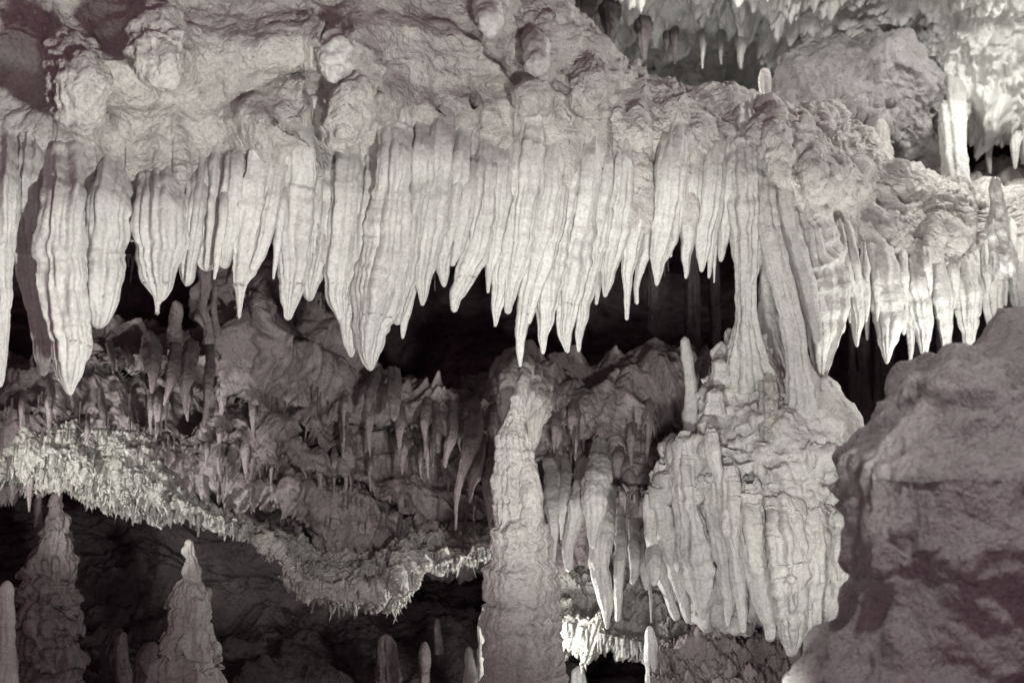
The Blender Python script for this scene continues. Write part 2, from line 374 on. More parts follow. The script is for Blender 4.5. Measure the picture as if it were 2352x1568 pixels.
CURTAIN = [
 # label, front offset, points
 ('shadowed stalactite cut off by the left edge, short blunt tip', 0.25, [(2, 250, 50), (2, 420, 45), (4, 560, 30), (4, 700, 24), (4, 800, 17), (0, 868, 10), (-1, 890, 5)]),
 ('shadowed grey stalactite just behind the longest one at far left', 0.05, [(70, 250, 45), (62, 400, 50), (64, 540, 36), (78, 640, 27), (92, 740, 24), (98, 815, 19), (99, 864, 7)]),
 ('longest, thickest pale stalactite at far left with a dark rounded head', 0.42, [(146, 305, 22), (147, 335, 36), (148, 440, 44), (140, 560, 50), (147, 680, 49), (158, 780, 42), (160, 850, 29), (162, 908, 5)]),
 ('broad blunt stalactite right beside the longest one at far left', 0.2, [(262, 370, 36), (248, 470, 50), (240, 560, 49), (236, 650, 42), (230, 705, 32), (222, 755, 14)]),
 ('broad V shaped stalactite ending in a small drip nipple', 0.22, [(365, 410, 55), (368, 520, 58), (367, 580, 54), (365, 630, 37), (366, 680, 15), (364, 690, 9), (361, 722, 3)]),
 ('short blunt round-tipped stalactite right of the nippled one', 0.12, [(447, 420, 30), (440, 520, 29), (433, 600, 22), (430, 645, 14), (430, 658, 7)]),
 ('stubby rough stalactite ending in a ragged foot above the dim shelf', 0.08, [(492, 410, 30), (486, 520, 28), (481, 585, 25), (476, 624, 14)]),
 ('stubby stalactite just left of the forked pale drapery', 0.14, [(538, 400, 24), (528, 500, 24), (520, 570, 19), (514, 618, 11)]),
 ('forked pale drapery running together into one thin spike', 0.16, [(600, 350, 30), (590, 460, 40), (573, 550, 38), (560, 612, 27), (551, 660, 13), (549, 732, 3)]),
 ('slim flute on the right branch of the forked drapery', 0.24, [(640, 360, 20), (622, 470, 20), (603, 560, 17), (580, 625, 9)]),
 ('wide pale stalactite with a dark rough tip, notched on its left', 0.2, [(690, 330, 35), (676, 430, 46), (672, 540, 44), (675, 620, 33), (667, 690, 19), (661, 736, 6)]),
 ('stalactite tucked behind the notched one, small stump at its tip', 0.06, [(742, 350, 35), (734, 480, 38), (726, 580, 32), (714, 650, 22), (708, 692, 8)]),
 ('long stalactite left of the paired giants, pointed dark tip', 0.22, [(808, 310, 32), (796, 440, 36), (783, 560, 32), (774, 660, 24), (777, 705, 17), (781, 738, 4)]),
 ('left and shorter of the paired giant stalactites at centre-left', 0.12, [(862, 330, 36), (848, 480, 40), (830, 620, 40), (814, 730, 32), (806, 785, 20), (806, 821, 4)]),
 ('right and longer of the paired giant stalactites at centre-left', 0.34, [(910, 212, 26), (912, 260, 33), (902, 400, 38), (888, 540, 46), (868, 660, 47), (856, 745, 37), (849, 810, 22), (850, 852, 5)]),
 ('narrow stalactite hugging the right giant, square broken tip', 0.1, [(968, 310, 26), (955, 450, 29), (938, 590, 27), (920, 690, 20), (909, 747, 8)]),
 ('thin ribbon with a drip tip just right of the broken tip', 0.0, [(975, 420, 20), (958, 560, 18), (938, 680, 13), (929, 735, 9), (925, 778, 3)]),
 ('pointed stalactite alone at the left end of the black gap', 0.14, [(1012, 310, 30), (1000, 430, 31), (986, 550, 28), (974, 630, 21), (970, 703, 3)]),
 ('short stalactite with a warty stepped tip', 0.08, [(1058, 330, 30), (1044, 470, 26), (1028, 570, 21), (1018, 625, 14), (1021, 660, 4)]),
 ('little stalactite lying against the bent blade', 0.2, [(1085, 380, 22), (1070, 480, 21), (1053, 560, 15), (1038, 612, 4)]),
 ('bent blade of calcite sweeping down left to a blunt tip', 0.1, [(1120, 330, 32), (1112, 450, 35), (1096, 560, 34), (1070, 630, 27), (1049, 680, 15), (1042, 718, 6)]),
 ('small pointed stalactite right of the bent blade', 0.2, [(1152, 340, 24), (1146, 470, 25), (1134, 570, 21), (1124, 622, 11), (1120, 674, 3)]),
 ('pointed stalactite in front of the black gap, smooth left face', 0.12, [(1186, 300, 30), (1175, 440, 33), (1160, 570, 30), (1145, 670, 20), (1137, 751, 3)]),
 ('stalactite with a cut-off stump tip beside the longest central one', 0.22, [(1222, 270, 32), (1212, 430, 33), (1195, 570, 28), (1176, 660, 15), (1166, 722, 7)]),
 ('longest central stalactite, curved with a rough spike tip', 0.15, [(1272, 270, 30), (1258, 430, 33), (1236, 570, 27), (1208, 680, 20), (1196, 760, 14), (1195, 843, 3)]),
 ('thin rib clinging to the longest central stalactite', 0.2, [(1298, 330, 20), (1280, 480, 19), (1256, 600, 14), (1228, 690, 9), (1213, 745, 4)]),
 ('spindle stalactite bulging before a fine point, left of the twin tips', 0.12, [(1318, 270, 30), (1300, 430, 33), (1275, 560, 34), (1262, 660, 31), (1251, 745, 16), (1247, 814, 3)]),
 ('twin-tipped group, left and rough-tipped member', 0.22, [(1358, 270, 30), (1342, 430, 34), (1322, 580, 34), (1308, 680, 29), (1300, 765, 15), (1303, 811, 4)]),
 ('twin-tipped group, slender right member', 0.14, [(1398, 290, 26), (1386, 430, 28), (1366, 560, 26), (1345, 670, 17), (1331, 760, 9), (1329, 809, 3)]),
 ('small dim warty stalactite set back behind the row', -0.25, [(1400, 430, 18), (1382, 580, 15), (1374, 640, 10), (1370, 701, 3)]),
 ('smooth pointed stalactite over the black gap, fat and short', 0.15, [(1438, 310, 28), (1422, 450, 30), (1404, 570, 25), (1393, 640, 13), (1389, 683, 4)]),
 ('long pencil-tipped stalactite over the black gap', 0.12, [(1478, 320, 26), (1466, 450, 27), (1449, 560, 22), (1441, 640, 11), (1440, 736, 4)]),
 ('knobby finger stalactite behind the pencil-tipped one', -0.1, [(1508, 370, 20), (1494, 500, 19), (1477, 590, 14), (1463, 645, 8), (1462, 700, 4)]),
 ('wide fluted stalactite like a spearhead over the black gap', 0.18, [(1545, 340, 32), (1532, 450, 34), (1520, 550, 28), (1511, 610, 14), (1508, 657, 3)]),
 ('tiny stalactite right of the spearhead', 0.12, [(1560, 360, 16), (1550, 480, 14), (1542, 550, 8), (1541, 592, 3)]),
 ('slim long stalactite in the narrow right part of the row', 0.15, [(1598, 350, 18), (1588, 460, 20), (1578, 570, 14), (1575, 641, 4)]),
 ('double-fluted stalactite in the narrow right part of the row', 0.18, [(1638, 340, 24), (1628, 450, 27), (1616, 550, 21), (1611, 626, 4)]),
 ('slender blade between the double-fluted one and the thin drip', 0.2, [(1655, 350, 14), (1646, 480, 13), (1634, 570, 9), (1628, 640, 3)]),
 ('threadlike knobbly drip left of the tall column', -0.05, [(1662, 420, 9), (1648, 540, 7), (1641, 590, 5), (1640, 650, 2)]),
 ('last short stalactite of the row left of the tall column', 0.15, [(1682, 340, 22), (1672, 450, 22), (1660, 550, 12), (1655, 602, 4)]),
 ('huge tapering fang stalactite touching the flowstone mound', 0.25, [(1822, 400, 45), (1850, 520, 52), (1878, 620, 60), (1890, 700, 58), (1893, 770, 42), (1888, 835, 22), (1886, 889, 4)]),
 ('corrugated rib running down the left side of the great fang', 0.42, [(1790, 400, 26), (1808, 500, 26), (1836, 610, 24), (1862, 710, 18), (1880, 790, 8)]),
 ('pointed stalactite just right of the great fang', 0.2, [(1918, 500, 28), (1938, 590, 33), (1955, 660, 29), (1966, 730, 16), (1968, 797, 3)]),
 ('thin short drip between the first two of the bright right row', -0.1, [(1984, 640, 10), (1990, 710, 8), (1992, 782, 3)]),
 ('brightest broad fluted stalactite in the right row', 0.22, [(2000, 540, 32), (2018, 630, 37), (2033, 700, 37), (2038, 770, 24), (2037, 836, 4)]),
 ('short stalactite filling the valley in the bright right row', 0.1, [(2060, 600, 22), (2072, 680, 18), (2076, 770, 4)]),
 ('dim finger stalactite set behind the bright right row', -0.3, [(2090, 640, 14), (2092, 740, 12), (2091, 831, 3)]),
 ('smooth carrot-shaped stalactite above the boulder ledge', 0.22, [(2086, 560, 28), (2102, 650, 32), (2116, 730, 26), (2123, 790, 13), (2124, 831, 4)]),
 ('bright narrow stalactite with its tip just above the boulder', 0.2, [(2140, 580, 26), (2160, 670, 26), (2172, 745, 17), (2177, 817, 7)]),
 ('bright stalactite half hidden behind the shoulder of the boulder', 0.22, [(2200, 570, 28), (2216, 660, 31), (2226, 730, 22), (2227, 800, 8)]),
 ('rounded bright stalactite mostly behind the boulder crest', 0.2, [(2262, 560, 28), (2276, 650, 28), (2285, 740, 18), (2288, 800, 6)]),
 ('bright stalactite at the right edge above the boulder crest', 0.2, [(2325, 560, 30), (2338, 640, 28), (2345, 720, 18), (2348, 790, 5)]),
]
CG = 'stalactites hanging in the great curtain'
CRUSTED = (2, 4, 8, 10, 12, 13, 14, 18, 20, 24, 27)
for k, (lab, front, pts) in enumerate(CURTAIN):
    if k < 40: x0, y0, w0 = pts[0]; dy = rnd.uniform(15, 95) * (0.3 if k in (2, 14) else 1); pts = [(x0 + dy * 0.12, y0 - dy, w0 * 0.8)] + pts[1:]
    st = tube('stalactite', pts, M['flow'] if k >= 40 else M['drape'], 0, dfun=hang(0.35, 2.8, front * 0.7), depth_ratio=1.05, aniso=0.2, ribs=0.34, lobes=0.26, lobe_n=1.6,
         rough=0.05, rings=0.03 if k < 14 else (0.10 if k < 40 else 0.18), step=2.6, seed=k * 1.37, label=lab, cat='stalactite', group=CG)
    if k in CRUSTED:                              # the rough darker crust on the tip
        m_ = st.data; co_ = np.empty(len(m_.vertices) * 3, np.float32); m_.vertices.foreach_get('co', co_); co_ = co_.reshape(-1, 3)
        sel = co_[:, 2] < co_[:, 2].min() + (co_[:, 2].max() - co_[:, 2].min()) * 0.17
        fr = np.array([p.vertices[:] for p in m_.polygons]); keep = fr[sel[fr].all(1)]
        ids, inv = np.unique(keep, return_inverse=True); X = co_[ids] ; nrm = np.empty(len(m_.vertices) * 3, np.float32); m_.vertices.foreach_get('normal', nrm); nrm = nrm.reshape(-1, 3)[ids]
        X = X + nrm * (0.004 + 0.012 * np.clip(billow(X * 22 + k, 3, 0.65) + 0.3, -0.2, 1))[:, None]
        z = X[:, 2]; edge = np.clip((z.max() - z) / 0.03, 0, 1); X = X - nrm * ((1 - edge) * 0.012)[:, None]
        me = bpy.data.meshes.new('crusted_tip'); me.from_pydata(X.tolist(), [], inv.reshape(-1, 4).tolist()); me.polygons.foreach_set('use_smooth', np.ones(len(keep), bool)); me.materials.append(M['tip'])
        t_ = bpy.data.objects.new('crusted_tip', me); COL.objects.link(t_); t_.parent = st

RIBS = []
for k in range(20):
    u1 = 330 + 1330 * (k + 0.3 + rnd.random() * 0.5) / 20
    v1 = float(spl(*zip(*LIP), np.array([u1]))[0]) + rnd.uniform(25, 95); v0 = rnd.uniform(330, 450) if u1 < 760 else rnd.uniform(300, 430)
    lean = (v1 - v0) * (0.13 if u1 < 1300 else 0.07); w_ = rnd.uniform(8, 15)
    tube('stalactite', [(u1 + lean, v0, w_ * 0.8), (u1 + lean * 0.6, v0 + (v1 - v0) * 0.4, w_), (u1 + lean * 0.25, v0 + (v1 - v0) * 0.75, w_ * 0.8), (u1, v1, 2.5)], M['drape'], 0,
         dfun=hang(0.4, 4.5, rnd.uniform(0.06, 0.2)), ribs=0.3, lobes=0.2, rough=0.05, rings=0.15, step=2.6, seed=700 + k * 1.3,
         label='%s from the left of the thin ribs between big curtain stalactites, %s' % (ORD[k % 10], 'left of centre' if k < 10 else 'right of centre'), cat='stalactite', group='thin ribs between the curtain stalactites')

KNOBS = [([(150, 85, 20), (160, 120, 48), (172, 165, 62), (180, 215, 64), (186, 262, 52), (190, 300, 20)], 0.50, 'slab', 'lumpy knob with a shadow cast up behind it'),
 ([(372, 15, 26), (362, 60, 54), (360, 110, 62), (368, 150, 50), (384, 182, 26), (392, 204, 8)], 0.55, 'slab', 'dark topped hanging knob'),
 ([(812, 188, 16), (812, 212, 40), (796, 255, 54), (782, 305, 52), (776, 350, 26)], 0.42, 'slab', None),
 ([(1230, 70, 16), (1232, 98, 26), (1236, 140, 30), (1238, 172, 20)], 0.35, 'drape', None),
 ([(1120, 0, 18), (1122, 30, 30), (1128, 62, 26), (1130, 90, 10)], 0.35, 'drape', None),
 ([(755, 70, 14), (762, 105, 32), (768, 150, 38), (766, 192, 20)], 0.35, 'drape', None),
 ([(1212, 180, 14), (1216, 208, 32), (1222, 240, 34), (1226, 270, 16)], 0.3, 'slab', None),
 ([(1345, 130, 20), (1350, 165, 40), (1362, 205, 42), (1372, 240, 20)], 0.2, 'slab', None),
 ([(1778, 240, 16), (1782, 275, 26), (1786, 330, 30), (1790, 380, 30), (1794, 420, 16)], 0.25, 'slab', None),
 ([(1852, 310, 16), (1858, 345, 34), (1862, 400, 36), (1866, 450, 20)], 0.2, 'slab', None)]
for k, (pts, fr, mt, lab) in enumerate(KNOBS):
    o = tube('rock_knob', pts, M[mt], 0, dfun=hang(0.45, 1.6, fr * 0.75, 0.5), ribs=0.0, lobes=0.03, rough=0.13, aniso=1.0, step=2.4, seed=900 + k * 2.7)
    o.parent = slab; o.location = Vector(o.location) - Vector(slab.location)
    if lab: o['label'] = lab

for k in range(18):
    u1 = 1935 + 410 * (k + 0.2 + rnd.random() * 0.6) / 18
    lp = float(spl(*zip(*LIP), np.array([u1]))[0]); v1 = lp + rnd.uniform(20, 85); v0 = lp - rnd.uniform(60, 130); w_ = rnd.uniform(7, 15)
    tube('stalactite', [(u1 - 6, v0, w_ * 0.8), (u1 - 3, v0 + (v1 - v0) * 0.45, w_), (u1, v0 + (v1 - v0) * 0.8, w_ * 0.65), (u1, v1, 2.5)], M['flow'], 0,
         dfun=hang(0.35, 3.0, rnd.uniform(0.05, 0.2)), ribs=0.3, lobes=0.25, rough=0.06, rings=0.15, step=2.6, seed=760 + k * 1.3,
         label='%s from the left of the slim stalactites filling the bright right row' % ORD[k], cat='stalactite', group='slim stalactites of the bright right row')

# ------------------------------------------------------------------ tall columns on the right
COLS = [
 ('tall ribbed column joining ceiling and mound, left of the two legs', [(1712, 240, 26), (1708, 380, 34), (1712, 500, 33), (1714, 590, 27), (1712, 660, 24), (1713, 740, 28), (1716, 800, 42), (1722, 850, 62), (1730, 920, 84)], [9.5, 8.95, 8.75, 8.7, 8.7, 8.75, 8.8, 8.95, 9.35], 0.3),
 ('short rib branching off the tall ribbed column', [(1760, 470, 16), (1745, 560, 17), (1733, 610, 14), (1722, 660, 9)], [8.75, 8.75, 8.72, 8.7], 0.25),
 ('dim pillar standing close behind the tall ribbed column', [(1772, 520, 16), (1762, 640, 16), (1758, 720, 22), (1764, 800, 34), (1778, 870, 44)], [9.3, 9.3, 9.3, 9.3, 9.3], 0.2),
 ('leaning ribbed column sloping right down onto the mound', [(1748, 360, 26), (1756, 480, 26), (1778, 580, 25), (1804, 670, 24), (1826, 760, 24), (1836, 840, 27), (1846, 910, 42), (1844, 965, 44), (1830, 1030, 44)], [9.2, 8.8, 8.7, 8.65, 8.65, 8.65, 8.72, 8.9, 9.3], 0.3),
]
for k, (lab, pts, dd, rg) in enumerate(COLS):
    tube('column', pts, M['flow'], 0, extra=dd, ribs=0.4, lobes=0.22, lobe_n=1.4, rough=0.05, rings=1.3, step=2.6, seed=50 + k, label=lab, cat='column', tipround=False)

# ------------------------------------------------------------------ flowstone mound with its own drapery
def mound_f(X, u, v, r):
    Q = warp(X, 1.5, 0.2)
    low = fbm(Q * 1.6, 3, 0.5, 4.0) * 0.11
    fl = np.clip((v - 1000) / 160, 0, 1)
    flute = ((np.abs(perlin(Q * np.array([5.5, 2.5, 0.8]) + 2)) - 0.22) * 0.30 + (np.abs(perlin(X * np.array([13, 5, 1.8]))) - 0.2) * 0.08) * (0.25 + 0.75 * fl)
    pc = billow(X * 9, 3, 0.6) * 0.03
    return low + flute * 0.55 + pc
tube('flowstone_mound', [(1712, 770, 20), (1712, 800, 44), (1708, 830, 66), (1708, 870, 88), (1712, 920, 118), (1738, 975, 178), (1748, 1060, 212), (1755, 1180, 215), (1765, 1280, 205), (1790, 1360, 170), (1810, 1420, 120)],
     M['flow'], 0, extra=[9.15, 9.15, 9.12, 9.1, 9.1, 9.1, 9.1, 9.15, 9.2, 9.3, 9.4], depth_ratio=0.75, lobes=0.10, rough=0.035, step=2.8, seed=9, fun=mound_f,
     label='large pale flowstone mound carrying the two legs of the tall columns', cat='flowstone')
def mound_front(u, v):
    w = 205.0; return 9.12 - 0.44 * np.sqrt(np.clip(1 - ((u - 1750) / w) ** 2, 0.02, 1))
def md_fun(fr):
    def f(u, v, w):
        t = np.linspace(0, 1, len(u)); m = 8.7 / F; b = mound_front(u, v); b = np.minimum(b, 9.0)
        d = b - 0.05 - fr + w * m * (0.35 + 2.2 * np.clip(1 - t / 0.4, 0, 1) ** 1.4)
        k = int(len(u) * 0.6); d[k:] = d[k]; return d
    return f
MD = [
 ('narrow stalactite under the mound beside the black notch', 8.7, [(1490, 1130, 16), (1500, 1230, 17), (1525, 1330, 14), (1556, 1425, 8)]),
 ('long corrugated stalactite on the left edge of the mound drapery', 8.6, [(1522, 1060, 20), (1528, 1180, 22), (1548, 1300, 20), (1570, 1380, 13), (1582, 1432, 5)]),
 ('broad spindle stalactite on the left of the mound drapery', 8.5, [(1572, 1000, 24), (1580, 1150, 30), (1600, 1290, 34), (1610, 1370, 20), (1612, 1424, 4)]),
 ('dull stalactite with a bent tip beneath the small dark cleft', 8.6, [(1630, 1050, 22), (1648, 1180, 24), (1663, 1290, 19), (1674, 1380, 13), (1674, 1440, 5)]),
 ('ribbed stalactite right of the small dark cleft', 8.5, [(1672, 1060, 26), (1682, 1190, 26), (1698, 1310, 20), (1707, 1400, 12), (1709, 1454, 5)]),
 ('long pale stalactite splitting the mound drapery down the middle', 8.4, [(1722, 1100, 30), (1730, 1240, 32), (1748, 1350, 28), (1762, 1420, 20), (1768, 1474, 7)]),
 ('broadest and longest pale stalactite of the mound drapery', 8.3, [(1795, 1120, 50), (1802, 1260, 52), (1808, 1370, 42), (1815, 1450, 28), (1819, 1508, 8)]),
 ('bright carrot stalactite near the boulder at the mound foot', 8.35, [(1866, 1150, 34), (1866, 1280, 34), (1864, 1380, 28), (1862, 1450, 19), (1861, 1512, 5)]),
 ('bright bent flute closest to the boulder', 8.4, [(1925, 1160, 32), (1930, 1270, 34), (1926, 1350, 28), (1915, 1400, 16), (1906, 1445, 4)]),
 ('slender flute in front of the broad spindle stalactite', 8.42, [(1552, 1080, 14), (1562, 1180, 15), (1578, 1290, 12), (1594, 1370, 6), (1598, 1400, 3)]),
 ('small dull stalactite high on the mound between the folds', 8.3, [(1632, 980, 16), (1640, 1040, 18), (1648, 1090, 12), (1650, 1125, 5)]),
]
for k, (lab, d, pts) in enumerate(MD):
    pts = pts; n = len(pts)
    tube('stalactite', pts, M['flow'], 0, dfun=md_fun((8.7 - d) * 0.4), ribs=0.28, lobes=0.26, lobe_n=1.5, rough=0.09, rings=0.3, step=2.6, seed=80 + k * 1.7,
         label=lab, cat='stalactite', group='stalactites hanging from the flowstone mound')
tube('stalagmite', [(1596, 1040, 34), (1592, 960, 24), (1590, 920, 18), (1586, 880, 14), (1582, 840, 14), (1577, 800, 12), (1573, 772, 8)], M['flow'], 9.2, lobes=0.15, rough=0.06, rings=0.5, seed=3,
     label='thin finger stalagmite on the left shoulder of the mound', cat='stalagmite')
tube('stalagmite', [(1768, 1010, 20), (1764, 960, 20), (1764, 900, 21), (1766, 870, 18), (1770, 848, 8)], M['crust'], 8.72, dend=8.9, lobes=0.25, rough=0.10, rfreq=2, seed=5,
     label='shaggy stalagmite in the niche between the two column feet', cat='stalagmite')
for k, (x, y, w, h) in enumerate([(1655, 822, 18, 60), (1688, 806, 18, 70), (1640, 890, 20, 60)]):
    tube('stalagmite', [(x, y + h, w * 1.3), (x, y + h * 0.5, w * 1.05), (x + 1, y + 12, w * 0.9), (x + 2, y, w * 0.5)], M['flow'], 8.95 - 0.25 * (k > 1), lobes=0.2, rough=0.05, seed=60 + k,
         label=['rounded knob at the left end of the mound top', 'rounded knob against the foot of the tall column', 'low round knob beneath the finger stalagmite'][k],
         cat='stalagmite', group='rounded knobs on the flowstone mound')

# ------------------------------------------------------------------ big middle stalagmite
def big_f(X, u, v, r):
    p = perlin(warp(X, 5, 0.05) * 10)
    return fbm(X * 2.4, 3) * 0.026 - np.clip(p - 0.1, 0, 1) * 0.034 * np.clip(perlin(X * 1.3 + 4) + 0.5, 0, 1) + fbm(X * 26, 3, 0.7) * 0.006 + np.sin(X[:, 2] * 24 + 2 * perlin(X * 1.5)) * 0.0035 
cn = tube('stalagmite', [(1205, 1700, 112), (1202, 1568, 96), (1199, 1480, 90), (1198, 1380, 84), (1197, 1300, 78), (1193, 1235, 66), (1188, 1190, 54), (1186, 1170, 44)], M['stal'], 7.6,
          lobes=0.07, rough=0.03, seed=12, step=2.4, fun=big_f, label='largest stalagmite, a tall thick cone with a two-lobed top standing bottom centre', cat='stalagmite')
up = tube('upper_cone', [(1188, 1215, 50), (1184, 1150, 52), (1184, 1080, 48), (1183, 1030, 40), (1182, 990, 32), (1185, 950, 22), (1191, 900, 15)], M['stal'], 7.62, dend=7.75, lobes=0.14, rough=0.05, seed=14, step=2.4, fun=big_f)
lb = tube('side_lobe', [(1212, 1225, 20), (1218, 1180, 28), (1216, 1120, 27), (1211, 1080, 19), (1206, 1050, 8)], M['stal'], 7.5, dend=7.62, lobes=0.1, rough=0.05, seed=15, step=2.4)
for o in (up, lb):
    o.parent = cn; o.location = Vector(o.location) - Vector(cn.location)

# ------------------------------------------------------------------ boulder at the right
def bould_f(X, u, v, r):
    Q = warp(X, 1.6, 0.2)
    return fbm(Q * 2.0, 3, 0.5, 3) * 0.045 + fbm(Q @ np.array([[0.8, 0, -0.6], [0, 1, 0], [0.6, 0, 0.8]]) * np.array([2.4, 3, 6.0]), 4, 0.45, 1) * 0.05 + (np.sqrt(perlin(Q * np.array([3.2, 3.2, 4.6]) + 2) ** 2 + 0.06) + 0.45 * np.sqrt(perlin(Q * 8) ** 2 + 0.04) - 0.5) * 0.115 + fbm(X * 11, 4, 0.6) * 0.007
BOU = [(712, 2290, 2800), (735, 2266, 2880), (790, 2236, 2900), (822, 2180, 2950), (842, 2090, 2980), (862, 2060, 3000), (890, 2052, 3000), (935, 2050, 3020), (985, 2018, 3040), (1015, 1978, 3060), (1040, 1950, 3080), (1070, 1941, 3090),
       (1115, 1952, 3100), (1180, 1960, 3100), (1250, 1952, 3100), (1290, 1950, 3100), (1330, 1962, 3100), (1400, 1945, 3100), (1445, 1918, 3100), (1495, 1876, 3100), (1560, 1842, 3100), (1700, 1800, 3150)]
def boulder():
    step = 3.0
    v = np.arange(704, 1720, step)
    b = np.array(BOU, float)
    l = np.interp(v, b[:, 0], b[:, 1]); rgt = np.interp(v, b[:, 0], b[:, 2])
    ker = np.ones(9) / 9
    l = np.convolve(np.pad(l, 4, mode='edge'), ker, 'valid')
    c = (l + rgt) / 2; w = (rgt - l) / 2
    top = np.clip((v - 704) / 170, 0.0, 1) ** 0.5
    top[0] = 0.02
    seg = 760
    # denser on the side one sees
    th = np.linspace(0, 1, seg, endpoint=False)
    th = np.where(th < 0.8, -math.pi * 1.05 + th / 0.8 * math.pi * 1.1, 0.05 * math.pi + (th - 0.8) / 0.2 * math.pi * 0.9)
    cu = np.sign(np.cos(th)) * np.abs(np.cos(th)) ** 0.75; sn = np.sign(np.sin(th)) * np.abs(np.sin(th)) ** 0.75
    d0 = 4.6 + 0.35 * np.clip((1100 - v) / 300, 0, 1)
    U = c[:, None] + w[:, None] * cu[None]; D = d0[:, None] + 0.75 * sn[None] * top[:, None]
    P = at(U, np.tile(v[:, None], (1, seg)), D)
    n = normals(P, True); C = at(c, v, d0)[:, None]
    if (n * (P - C)).sum() < 0: n = -n
    X = P.reshape(-1, 3)
    P = P + n * bould_f(X, 0, 0, 0).reshape(n.shape[:2])[..., None] * np.clip((v - 690) / 160, 0.1, 1)[:, None, None]
    P[0] = P[0].mean(0)
    o = grid_mesh('boulder', P, M['boulder'], closed=True, origin=at(2300, 1700, 4.8))
    tag(o, 'huge smooth dark boulder filling the lower right corner', 'boulder')
boulder()

# ------------------------------------------------------------------ second, dim shelf behind the curtain
LIPB = [(-700, 1040), (-200, 1070), (0, 1070), (230, 1090), (430, 1100), (500, 1090), (600, 1118), (680, 1160), (760, 1230), (830, 1245), (900, 1240), (960, 1280), (1060, 1290), (1130, 1280), (1250, 1300), (1330, 1280), (1450, 1250), (1560, 1230), (1800, 1250)]
DB = [(-700, 9.25), (0, 9.45), (500, 9.6), (1000, 9.8), (1300, 10.0), (1800, 10.6)]
SH = [(-700, 840), (0, 850), (200, 800), (350, 780), (470, 790), (560, 640), (640, 650), (720, 760), (800, 850), (950, 905), (1050, 920), (1180, 850), (1350, 860), (1500, 880), (1800, 900)]
SHELF_ROWS = [
    (shift(SH, 190), shift(DB, 4.2)),
    (shift(SH, 60), shift(DB, 2.6)),
    (shift(SH, -20), shift(DB, 1.0)),
    (shift(SH, 30), shift(DB, 0.25)),
    (mid(SH, LIPB, 0.45), shift(DB, 0.25)),
    (mid(SH, LIPB, 0.8), shift(DB, 0.0)),
    (LIPB, shift(DB, 0.15)),
    (shift(LIPB, -10), shift(DB, 0.7)),
    (shift(LIPB, -60), shift(DB, 2.4)),
    (shift(LIPB, -40), shift(DB, 4.5)),
]
def shelf_disp(P, U, V):
    Q = warp(P, 1.3, 0.35, 5)
    a = fbm(Q * np.array([1.1, 1.1, 1.3]), 3, 0.5, 8) * 0.32
    b = fbm(Q * np.array([3.2, 3, 2.0]), 4, 0.55, 2) * 0.11
    fl = (np.abs(perlin(Q * np.array([7, 4, 1.2]) + 9)) - 0.2) * 0.24
    c = fbm(P * 12, 3, 0.65) * 0.02
    k = np.clip((V - 950) / 120, 0, 1) * np.clip((900 - U) / 300, 0, 1)
    pc = billow(warp(P, 6, 0.08) * 9, 3, 0.65, 4) * 0.09
    return a + b + fl * (1 - k) * 0.8 + c + pc * k
SHELF_BUMPS = [(590, 760, 60, 180, 0.5), (690, 850, 70, 70, 0.4), (1200, 900, 80, 60, 0.3), (820, 1040, 110, 40, 0.25), (1300, 1000, 60, 100, 0.4), (1420, 1000, 60, 120, 0.4), (1480, 1130, 80, 60, 0.5)]
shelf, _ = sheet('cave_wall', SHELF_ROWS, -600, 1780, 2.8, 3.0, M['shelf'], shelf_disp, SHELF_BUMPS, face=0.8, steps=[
 ([(560, 1055), (600, 1060), (700, 1070), (800, 1095), (900, 1150), (1010, 1200), (1140, 1190)], 0.5, 45), ([(720, 950), (760, 960), (870, 972), (1010, 1005), (1150, 1000)], 0.4, 40), ([(150, 815), (260, 835), (350, 865), (480, 900), (620, 915)], 0.45, 45),
 ([(-200, 945), (120, 960), (300, 965), (430, 1000), (600, 1010)], 0.35, 30), ([(1180, 1050), (1330, 1090), (1450, 1120), (1600, 1100)], 0.45, 50), ([(1180, 960), (1300, 985), (1400, 1000), (1500, 990), (1600, 970)], 0.25, 40), ([(600, 1000), (700, 1010), (760, 1030)], 0.3, 30)])
tag(shelf, 'dim rough limestone shelf behind and below the curtain')

# crusted ledge along the bottom of the shelf
LT = [(-700, 900), (-200, 955), (0, 965), (130, 975), (230, 1005), (330, 1045), (430, 1140), (520, 1196), (600, 1232), (660, 1262), (760, 1285), (860, 1290), (930, 1275), (1010, 1255), (1130, 1245), (1200, 1250)]
LB = [(-700, 1060), (-200, 1085), (0, 1098), (90, 1105), (160, 1110), (210, 1142), (280, 1165), (350, 1178), (420, 1186), (520, 1215), (600, 1246), (650, 1282), (668, 1330), (720, 1368), (790, 1384), (880, 1372), (925, 1352), (945, 1316), (1010, 1302), (1060, 1288), (1130, 1270), (1200, 1280)]
DL = [(-700, 9.0), (0, 9.25), (400, 9.3), (600, 9.1), (900, 9.1), (1200, 9.55)]
LEDGE_ROWS = [(shift(LT, -30), shift(DL, 0.9)), (shift(LT, 0), shift(DL, 0.35)), (mid(LT, LB, 0.4), shift(DL, 0.15)), (mid(LT, LB, 0.8), DL), (LB, shift(DL, 0.12)), (shift(LB, -14), shift(DL, 0.6)), (shift(LB, -30), shift(DL, 1.6))]
def ledge_disp(P, U, V):
    Q = warp(P, 4, 0.16, 5)
    return fbm(P * np.array([2.0, 2, 2]), 3, 0.6) * 0.14 + (np.abs(perlin(P * np.array([9, 5, 2.5]))) - 0.2) * 0.10 + fbm(P * 7, 4, 0.7, 7) * 0.045 + billow(warp(P, 9, 0.05) * 15, 3, 0.65) * 0.024
ledge, _ = sheet('rock_ledge', LEDGE_ROWS, -600, 1190, 2.2, 2.2, M['crust'], ledge_disp, face=1.2)
tag(ledge, 'crusted pale ledge edge below the dim shelf')

